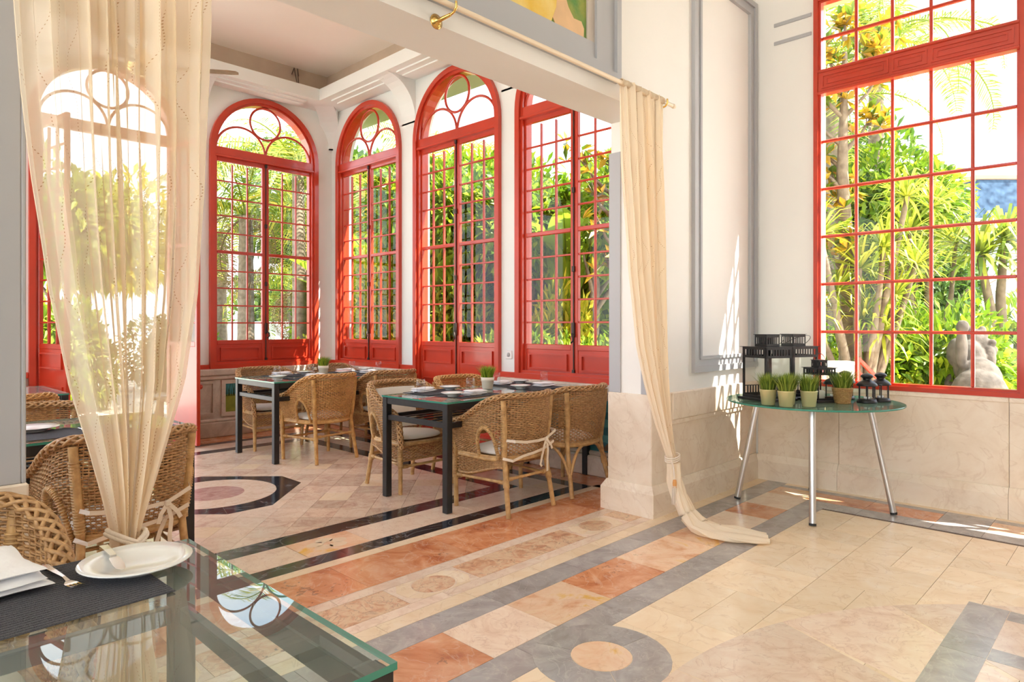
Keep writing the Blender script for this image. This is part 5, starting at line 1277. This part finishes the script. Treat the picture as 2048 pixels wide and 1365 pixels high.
def palm(br, dp, h, kinds, nf, label, rot=0.0, s_=1.0, tr_=.12, lean=0.0, name='palm_tree', spread=(.1, 1.1)):
    e = empty(name, site(br, dp), rot, label=label, cat='palm', group='garden palms'); rd = random.Random(int(dp*100)+nf)
    mb = MB(); k = 16; pth = [(lean*(i/k)**2, 0, h*i/k-.05) for i in range(k+1)]
    mb.tube(pth, [tr_*(1.15-.35*i/k+.05*(i % 2)) for i in range(k+1)], 10); mb.build('trunk', BARKD, e)
    for i in range(nf):
        fm_ = FR[kinds[i % len(kinds)]]; me = fm_[rd.randrange(len(fm_))]
        o = put('frond', me, e, (lean, 0, h-.05), (0, -rd.uniform(*spread)+.55, i*2.399+rd.uniform(-.2, .2))); o.scale = (s_*rd.uniform(.85, 1.1),)*3
    return e
def rosette_mesh(seed, n, L_, w, m_, droop=.5):
    rd = random.Random(seed); mb = MB()
    for k in range(n):
        a = k*2.399; el = 1.35-1.7*(k/n)+rd.uniform(-.15, .15); d = Vector((math.cos(a)*math.cos(el), math.sin(a)*math.cos(el), math.sin(el))); l = L_*rd.uniform(.8, 1.1); sd = Vector((-math.sin(a), math.cos(a), 0))
        p0 = d*.02; p1 = d*(l*.35); p2 = p1+(d*.8+Vector((0, 0, -droop*.35))).normalized()*(l*.35); p3 = p2+(d*.6+Vector((0, 0, -droop))).normalized()*(l*.3)
        mb.add([p0-sd*w*.7, p0+sd*w*.7, p1+sd*w, p1-sd*w, p2+sd*w*.8, p2-sd*w*.8, p3], [(0,1,2,3), (3,2,4,5), (5,4,6)])
    return mb.mesh('leaf_rosette', m_)
ROS = [rosette_mesh(1, 70, .52, .013, LS, .5), rosette_mesh(2, 60, .48, .015, LS, .8), rosette_mesh(3, 90, .62, .020, LP, .9)]
def dracaena(br, dp, heads, label, tr_=.05, ros=(0, 1), name='dracaena_tree', sc=1.0, bark=BARK):
    """heads: (x, y, z) tops of the branches"""
    e = empty(name, site(br, dp), math.radians(-45.9), label=label, cat='tree', group='sword leaved garden trees'); rd = random.Random(len(heads)*7+int(dp*10))
    for i, hd in enumerate(heads):
        hd = Vector(hd); m1 = Vector((hd.x*.25, hd.y*.25, hd.z*.35)); m2 = Vector((hd.x*.75+rd.uniform(-.06, .06), hd.y*.75, hd.z*.72))
        MB().tube([(rd.uniform(-.12, .12), rd.uniform(-.12, .12), -.02), m1, m2, hd], [tr_, tr_*.85, tr_*.6, tr_*.45], 8).build('branch', bark, e)
        o = put('leaf_rosette', ROS[ros[i % len(ros)]], e, hd, (rd.uniform(-.3, .3), rd.uniform(-.3, .3), rd.uniform(0, 6))); o.scale = (sc*rd.uniform(.85, 1.15),)*3
    return e
def banana_leaf(seed, L_, w):
    rd = random.Random(seed); mb = MB(); a = 1.25; p = Vector((0, 0, 0)); pts = []
    for i in range(13): pts.append(p.copy()); p = p+Vector((math.cos(a), 0, math.sin(a)))*(L_/12); a -= 1.9/12*(i/12+.25)
    vs = []; fs = []
    for i, q in enumerate(pts):
        f = i/12; ww = 0.012 if f < .18 else w*math.sin(PI*min(1, (f-.14)/.88))**.6+.004
        vs += [(q.x, -ww, q.z-.22*ww), tuple(q), (q.x, ww, q.z-.22*ww)]
    for i in range(12): b = i*3; fs += [(b, b+1, b+4, b+3), (b+1, b+2, b+5, b+4)]
    mb.add(vs, fs, True); mb.tube([q+Vector((0, 0, -.004)) for q in pts], [.018*(1-.9*i/12) for i in range(13)], 5); return mb.mesh('leaf', BAN)
BL = [banana_leaf(i, 1.7+.2*i, .24) for i in range(3)]
def banana(br, dp, h, nl, label, rot=0.0, s_=1.0):
    e = empty('banana_plant', site(br, dp), rot, label=label, cat='plant', group='banana plants'); rd = random.Random(int(dp*77))
    MB().tube([(0, 0, -.05), (.02, 0, h*.5), (0, 0, h)], [.11, .09, .06], 10).build('stem', mat('banana_stem', (0.165, 0.187, 0.066), .6, var=.3), e)
    for k in range(nl): o = put('leaf', BL[k % 3], e, (0, 0, h-.06-.03*k), (0, rd.uniform(-.15, .35), k*2.3+rd.uniform(-.3, .3))); o.scale = (s_,)*3
    return e
def magnolia(br, dp, h, clusters, label, seed=1, m_=None, nleaf=11):
    """clusters: list of (x right, y back, z) cluster centres round the crown"""
    e = empty('magnolia_tree', site(br, dp), math.radians(-45.9), label=label, cat='tree', group='garden trees'); rd = random.Random(seed); mb = MB(); lv = MB()
    mb.tube([(0, 0, -.05), (.05, 0, h*.35), (-.03, 0, h*.7), (0, 0, h)], [.11, .09, .06, .025], 8)
    for (x, y, z) in clusters:
        c = Vector((x, y, z)); a = Vector((0, 0, max(.6, z-.9*math.hypot(x, y)-.15))); mid = a.lerp(c, .55)+Vector((0, 0, -.06)); mb.tube([a, mid, c], [.03, .018, .007], 5)
        for q in range(7):
            t = mid.lerp(c, rd.uniform(.2, 1))+rvec(rd)*rd.uniform(.05, .28); mb.tube([mid.lerp(c, .4), t], [.007, .003], 4)
            for j in range(nleaf):
                d = (rvec(rd)+Vector((0, 0, .35))).normalized(); leafquad(lv, t, d, (Vector((0, 0, 1))+rvec(rd)*.7).normalized(), rd.uniform(.13, .21), rd.uniform(.028, .042))
    mb.build('branches', BARK, e); lv.build('foliage', m_ or LM, e, kind='stuff'); return e
tb = lambda u: (u-1024)/1327.0
def out(u, dp, r):
    """depth that keeps a plant of radius r clear of the veranda side wall"""
    return max(dp, (5.02+r)/(.7184+.6958*tb(u)))
# -- garden behind the back wall and the open door
palm(tb(492), 12.5, 3.5, 'qqdq', 20, 'queen palm with drooping fronds left in the back arched window', .4, 1.15, .15)
palm(tb(600), 11.2, 4.1, 'qpq', 18, 'tall queen palm right in the back arched window', 1.2, 1.1, .12, .3)
palm(tb(590), 14.5, 2.2, 'qqd', 15, 'low palm with dry fronds behind the back window', 2.0, 1.0, .13)
palm(tb(440), 16.0, 3.6, 'qpd', 16, 'distant palm at the left edge of the back window', 2.6, 1.1, .16)
dracaena(tb(610), 10.2, [(0, 0, .55), (.3, .2, .4)], 'low cycad like plant at the foot of the back window', .07, (2,), 'cycad', .9)
shrub(tb(628), 10.0, 'y1', .75, 1.0, 'yellow green shrub at the right foot of the back window')
tree(tb(120), 13.5, 4.2, 1.7, 'g2', 'green leafy tree left of the open red door', rot=1)
tree(tb(185), 17.0, 4.6, 1.9, 'y2', 'yellow green tree seen through the sheer curtain', rot=2)
shrub(tb(95), 10.5, 'g2', 1.0, 1.7, 'bright green shrub beside the left door leaf')
shrub(tb(340), 14.0, 'd1', 1.2, 1.3, 'dark shrub beyond the open door')
shrub(tb(560), 27.0, 'd1', 2.6, 3.0, 'dark tree mass far behind the back window')
tree(tb(660), 15.5, 5.0, 2.1, 'd1', 'dark tree behind the veranda corner', rot=.5)
# -- side garden seen through the three side arches
palm(tb(742), out(742, 9.8, 2.2), 3.4, 'qpq', 18, 'palm arching over the first side window', .2, 1.0, .11)
banana(tb(705), out(705, 8.9, 1.3), 1.5, 7, 'banana plant left in the first side window', .3, .95)
banana(tb(775), out(775, 9.0, 1.25), 1.7, 7, 'banana plant right in the first side window', 1.1, 1.0)
banana(tb(880), out(880, 8.4, .9), 1.2, 6, 'banana plant low behind the red garden door', 2.1, .9)
banana(tb(1135), out(1135, 8.6, 0.55), 1.5, 7, 'banana plant in the window by the pillar', .8, 1.0)
shrub(tb(720), out(720, 8.1, 0.72), 'y1', .95, 2.2, 'yellow green shrub left below the first side window')
shrub(tb(790), out(790, 8.0, 0.68), 'y1', .95, 2.1, 'yellow green shrub right below the first side window', 1)
shrub(tb(860), out(860, 7.4, 0.59), 'y1', .85, 1.6, 'yellow flowering shrub at the foot of the garden door', 2)
palm(tb(862), out(862, 11.5, 0.90), 3.9, 'yyq', 16, 'yellowing palm at the top of the garden door', .9, 1.0, .11)
tree(tb(868), out(868, 9.6, 0.85), 3.5, 1.0, 'g2', 'bright green tree left in the garden door glass', rot=.4)
tree(tb(935), out(935, 9.2, 0.85), 3.2, 1.0, 'g2', 'bright green tree in the middle of the garden door glass', rot=1.4)
tree(tb(985), out(985, 10.4, 1.02), 3.7, 1.2, 'g1', 'leafy green tree right in the garden door glass', rot=2.4)
tree(tb(900), out(900, 13.0, 1.36), 3.8, 1.6, 'd1', 'deep green tree far behind the garden door', rot=3.0)
shrub(tb(960), out(960, 7.7, 0.55), 'g1', .65, 1.0, 'small green shrub right below the garden door glass', .7)
shrub(tb(925), out(925, 8.8, 0.77), 'g1', .9, 1.9, 'leafy shrub between the trees of the garden door', .7)
tree(tb(1075), out(1075, 8.9, 0.89), 3.1, 1.05, 'g2', 'bright green tree left in the pillar side window', rot=.9)
tree(tb(1195), out(1195, 8.5, 0.89), 3.15, 1.05, 'g2', 'bright green tree right in the pillar side window', rot=1.9)
tree(tb(1140), out(1140, 11.5, 1.27), 3.7, 1.5, 'g2', 'mid green tree behind the pillar side window', rot=2.9)
shrub(tb(1060), out(1060, 7.6, 0.64), 'g1', .75, 1.2, 'green shrub low at the left of the pillar side window', 1.2)
shrub(tb(1185), out(1185, 7.3, 0.59), 'g1', .7, 1.1, 'leafy shrub low at the right of the pillar side window', 2.2)
shrub(tb(1110), out(1110, 8.2, 0.64), 'y2', .75, 1.5, 'yellow green shrub in the middle of the pillar side window', .2)
dracaena(tb(1125), out(1125, 7.4, 0.40), [(0, 0, .3), (.25, .1, .35)], 'spiky agave like plant at the foot of the pillar side window', .05, (0,), 'agave', .6)
magnolia(tb(1235), out(1235, 7.4, 0.75), 3.6, [(-.35, 0, 3.0), (-.25, -.1, 2.6), (-.1, .1, 3.3), (-.45, .1, 3.35), (.2, .2, 3.1), (-.15, .1, 2.25)], 'magnolia branch with golden leaves at the top of the pillar side window', 4, nleaf=6)
palm(tb(1010), out(1010, 16.0, 0.90), 4.6, 'p', 14, 'conifer dark palm far above the garden door', .3, .9, .12)
shrub(tb(1215), out(1215, 9.4, 1.0), 'g2', 1.1, 1.9, 'leafy shrub filling the right of the pillar side window', .5)
shrub(tb(1030), out(1030, 10.0, 1.2), 'g2', 1.2, 2.2, 'leafy shrub between garden door and pillar side window', 1.5)
shrub(tb(1130), out(1130, 13.5, 1.2), 'g2', 2.2, 2.9, 'leafy tree mass far behind the pillar side window', 1.1)
shrub(tb(830), out(830, 13.5, 1.2), 'd1', 1.8, 2.6, 'dark tree mass far behind the garden door', 2.1)
shrub(tb(760), out(760, 13.0, 1.2), 'g2', 1.6, 2.2, 'leafy tree mass behind the banana plants', .1)
# -- garden outside the large gridded window
magnolia(tb(1690), 7.3, 4.4, [(-.55, 0, 4.3), (-.15, .2, 4.5), (.25, .1, 4.6), (-.45, .1, 3.9), (.0, 0, 4.0), (-.5, 0, 3.45), (-.25, .15, 3.5), (.32, .0, 3.75), (-.55, .1, 3.0), (-.3, 0, 2.75), (-.1, .1, 3.1), (-.5, 0, 2.45), (-.2, 0, 2.3), (.5, .1, 4.3), (.1, .2, 4.9), (.6, .2, 4.8), (-.4, .2, 2.0)], 'magnolia tree with golden leaves at the left of the large gridded window', 8, nleaf=10)
dracaena(tb(1720), 7.0, [(-.42, 0, 2.35), (-.2, .1, 1.75), (.05, .1, 2.0), (.25, 0, 2.2), (.42, .1, 1.7), (.5, 0, 2.75), (.15, .2, 1.45), (-.45, .1, 1.5), (.65, .1, 2.05), (.3, .1, 1.3)], 'branching dracaena with pale trunks outside the gridded window', .055, (0, 1), sc=1.0)
dracaena(tb(1850), 8.6, [(-.2, 0, 2.6), (.15, .1, 2.95), (.4, 0, 2.45), (0, .2, 2.1), (-.35, .1, 2.2)], 'taller dracaena in the middle of the gridded window', .05, (0, 0), sc=1.05)
dracaena(tb(2005), 8.2, [(-.28, 0, 2.25), (.1, .1, 2.45), (.42, 0, 2.2)], 'cordyline with forked pale trunk at the right of the gridded window', .09, (2,), 'cordyline_tree', 1.15)
tree(tb(1795), 9.8, 3.6, 1.15, 'g2', 'bright green tree behind the dracaena', rot=.3)
tree(tb(1730), 10.5, 3.4, 1.3, 'd1', 'deep green tree behind the magnolia', rot=1.3)
palm(tb(1752), 10.8, 6.0, 'pp', 17, 'feather palm reaching over the top of the gridded window', 2.2, 1.3, .13)
palm(tb(1665), 9.5, 4.6, 'pp', 13, 'feather palm behind the golden magnolia', 1.2, 1.0, .11)
shrub(tb(1800), 7.9, 'g2', .85, 1.45, 'leafy green shrub below the dracaena', .4)
shrub(tb(1880), 8.0, 'g2', .95, 1.35, 'leafy green hedge shrub left of the stone statue', 1.4)
shrub(tb(1975), 8.9, 'g2', 1.05, 1.45, 'leafy green hedge shrub behind the stone statue', 2.4)
shrub(tb(2040), 8.3, 'g1', .8, 1.2, 'leafy green shrub right of the stone statue', .9)
shrub(tb(1740), 7.6, 'y1', .6, .75, 'low yellow green shrub beside the red handrail', .9)
shrub(tb(1690), 8.8, 'g1', .8, 1.2, 'green shrub behind the dracaena trunks', 2.9)
palm(tb(1885), 7.2, .35, 'c', 15, 'cycad with arching fronds left of the stone statue', .5, .85, .10, name='cycad')
palm(tb(2015), 7.9, .45, 'c', 15, 'cycad with arching fronds behind the stone statue', 1.5, .95, .10, name='cycad')
tree(tb(1700), 16.0, 5.2, 2.2, 'd1', 'dark tree far behind the gridded window', rot=2)
tree(tb(1880), 15.5, 3.0, 1.6, 'd1', 'dark low tree far behind the cordyline', rot=1)
# -- stone statue of a seated beast, seen from behind
st = MB()
def blob(c, r, n=10):
    def P(i, j): a = PI*i/n; b_ = 2*PI*j/(2*n); return (c[0]+r[0]*math.sin(a)*math.cos(b_), c[1]+r[1]*math.sin(a)*math.sin(b_), c[2]+r[2]*math.cos(a))
    st.grid(P, n+1, 2*n, True, wrap=True)
for c, r in (((0, 0, .30), (.26, .25, .30)), ((.05, .12, .46), (.20, .22, .24)), ((-.18, -.05, .16), (.13, .19, .16)), ((.2, -.05, .16), (.13, .19, .16)), ((.02, .28, .62), (.15, .17, .26)), ((.10, .40, .86), (.13, .15, .14)), ((.10, .55, .84), (.08, .10, .08)), ((-.08, .34, .74), (.09, .12, .16)), ((.2, .3, .68), (.07, .08, .16)), ((-.1, .45, .25), (.07, .07, .26)), ((.14, .45, .25), (.07, .07, .26)), ((-.12, .1, .80), (.055, .06, .22)), ((-.11, .1, 1.02), (.06, .06, .07)), ((.17, .36, .98), (.04, .03, .05)), ((.05, .36, .98), (.04, .03, .05))): blob(c, r)
rd_ = random.Random(6)
for k in range(26): a = rd_.uniform(0, 2*PI); blob((.13+.13*math.cos(a), .33+.05*rd_.uniform(-1, 1), .74+.20*math.sin(a)), (.04, .04, .04), 6)
p_ = site(tb(1958), 6.75); se = empty('stone_statue', (p_.x, p_.y, .0), math.radians(-60), label='weathered stone beast statue outside the gridded window', cat='statue')
so_ = st.build('figure', mat('weathered_statue_stone', (.135, .110, .093), .9, col2=(.06, .048, .04), nscale=9, bump=.5, bscale=30), se)
rm_ = so_.modifiers.new('remesh', 'REMESH'); rm_.mode = 'VOXEL'; rm_.voxel_size = .014; rm_.use_smooth_shade = True
so_.location = (0, 0, .24)
MB().box((-.36, -.32, GZ), (.36, .62, .25), .02).build('pedestal', STONE, se)
# -- white board and red handrail of the garden steps
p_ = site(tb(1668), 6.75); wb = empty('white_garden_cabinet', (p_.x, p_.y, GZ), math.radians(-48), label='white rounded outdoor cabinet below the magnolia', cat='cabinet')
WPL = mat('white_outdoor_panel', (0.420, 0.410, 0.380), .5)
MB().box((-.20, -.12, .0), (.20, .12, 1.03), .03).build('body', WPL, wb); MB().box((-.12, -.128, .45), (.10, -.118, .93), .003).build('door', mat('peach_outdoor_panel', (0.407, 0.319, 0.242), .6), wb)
a, c = site(tb(1716), 6.9, 0), site(tb(1778), 6.9, 0); hr = empty('garden_handrail', label='red painted handrail sloping down to the garden', cat='handrail')
MB().tube([(a.x, a.y, .93), (c.x, c.y, .60)], .022, 8).build('top_rail', RED, hr); MB().tube([(a.x, a.y, .80), (c.x, c.y, .47)], .014, 8).build('lower_rail', RED, hr)
for q in (a, c): MB().tube([(q.x, q.y, GZ), (q.x, q.y, .93 if q is a else .60)], .02, 8).build('post', RED, hr)
# -- house with a slate mansard roof
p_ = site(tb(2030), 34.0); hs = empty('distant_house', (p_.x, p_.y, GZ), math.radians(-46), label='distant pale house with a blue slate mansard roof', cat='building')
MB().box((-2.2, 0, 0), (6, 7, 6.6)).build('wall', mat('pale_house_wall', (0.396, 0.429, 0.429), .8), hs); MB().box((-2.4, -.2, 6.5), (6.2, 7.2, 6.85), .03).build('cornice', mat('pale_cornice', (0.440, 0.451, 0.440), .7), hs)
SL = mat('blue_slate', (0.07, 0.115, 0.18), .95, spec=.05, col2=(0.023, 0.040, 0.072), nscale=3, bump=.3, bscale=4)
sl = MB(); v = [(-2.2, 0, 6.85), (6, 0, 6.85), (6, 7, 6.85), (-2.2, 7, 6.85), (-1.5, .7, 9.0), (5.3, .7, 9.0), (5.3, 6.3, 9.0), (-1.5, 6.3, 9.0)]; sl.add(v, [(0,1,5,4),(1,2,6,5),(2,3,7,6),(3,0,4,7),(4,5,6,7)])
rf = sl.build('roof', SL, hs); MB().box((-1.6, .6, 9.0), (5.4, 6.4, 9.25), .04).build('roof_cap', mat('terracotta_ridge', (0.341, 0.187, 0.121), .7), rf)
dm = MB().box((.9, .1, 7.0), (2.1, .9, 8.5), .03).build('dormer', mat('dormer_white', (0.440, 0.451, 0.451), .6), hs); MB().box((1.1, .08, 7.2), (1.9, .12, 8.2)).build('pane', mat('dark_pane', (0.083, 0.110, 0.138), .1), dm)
# low pale garden wall far behind, seen under the palms
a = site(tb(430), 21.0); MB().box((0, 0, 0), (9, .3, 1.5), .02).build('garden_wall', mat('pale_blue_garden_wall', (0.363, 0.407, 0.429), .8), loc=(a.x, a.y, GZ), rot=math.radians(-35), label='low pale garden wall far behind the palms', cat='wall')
# -- person seated outside the back window, only the hair shows above the sill
bn = empty('garden_bench', (3.62, 9.28, GZ), math.radians(8), label='wooden garden bench under the back window', cat='bench')
WD = mat('bench_wood', (.36, .22, .11), .6, var=.3, nscale=15)
for k in range(4): MB().box((-.65, -.22+.115*k, .42), (.65, -.125+.115*k, .45), .004).build('seat_slat', WD, bn)
for sx in (-.55, .55):
    for sy in (-.18, .18): MB().box((sx-.03, sy-.03, 0), (sx+.03, sy+.03, .42), .004).build('leg', WD, bn)
pe = empty('person', (3.62, 9.28, GZ), math.radians(8+180), label='person with long light brown hair in a grey shirt seated outside the back window', cat='person')
J = [(0, 0, .55), (0, .02, .75), (0, .02, .95), (0, 0, 1.06), (0, 0, 1.12), (0, -.01, 1.2), (.19, .01, .98), (.24, -.02, .74), (.16, -.22, .60), (-.19, .01, .98), (-.24, -.02, .74), (-.16, -.22, .60), (.10, -.02, .53), (.12, -.42, .53), (.12, -.42, .06), (.12, -.55, .03), (-.10, -.02, .53), (-.12, -.42, .53), (-.12, -.42, .06), (-.12, -.55, .03)]
RADS = [.15, .13, .15, .06, .055, .09, .06, .045, .032, .06, .045, .032, .09, .065, .045, .035, .09, .065, .045, .035]
ED = [(0,1),(1,2),(2,3),(3,4),(4,5),(2,6),(6,7),(7,8),(2,9),(9,10),(10,11),(0,12),(12,13),(13,14),(14,15),(0,16),(16,17),(17,18),(18,19)]
pm_ = bpy.data.meshes.new('body'); pm_.from_pydata(J, ED, []); pm_.materials.append(mat('grey_shirt', (.30, .31, .33), .8))
po = put('body', pm_, pe); sk_ = po.modifiers.new('skin', 'SKIN'); 
for i, r in enumerate(RADS): pm_.skin_vertices[0].data[i].radius = (r, r) if pm_.skin_vertices else (r, r)
pm_.skin_vertices[0].data[0].use_root = True
po.modifiers.new('sub', 'SUBSURF').render_levels = 2
SK = mat('skin', (.62, .40, .29), .5)
def hd_(i, j): a = PI*i/14; b_ = 2*PI*j/24; return (.075*math.sin(a)*math.cos(b_), -.01+.092*math.sin(a)*math.sin(b_)-(.012 if abs(b_-PI*1.5) < .25 and 6 < i < 9 else 0), 1.24+.115*math.cos(a))
MB().grid(hd_, 15, 24, True, wrap=True).build('head', SK, pe)
def ha(i, j): a = PI*.72*i/16; b_ = -.35+ (PI+.7)*j/24; k = 1.0+.04*math.sin(j*2.7); dz = -.30*max(0, (i-10)/6)*(math.sin(b_) > -.2); return (.090*k*math.sin(a)*math.cos(b_), .005+.108*k*math.sin(a)*math.sin(b_), 1.25+.125*math.cos(a)+dz)
MB().grid(ha, 17, 25, True).build('hair', mat('light_brown_hair', (.16, .075, .03), .5, var=.4, nscale=60), pe)
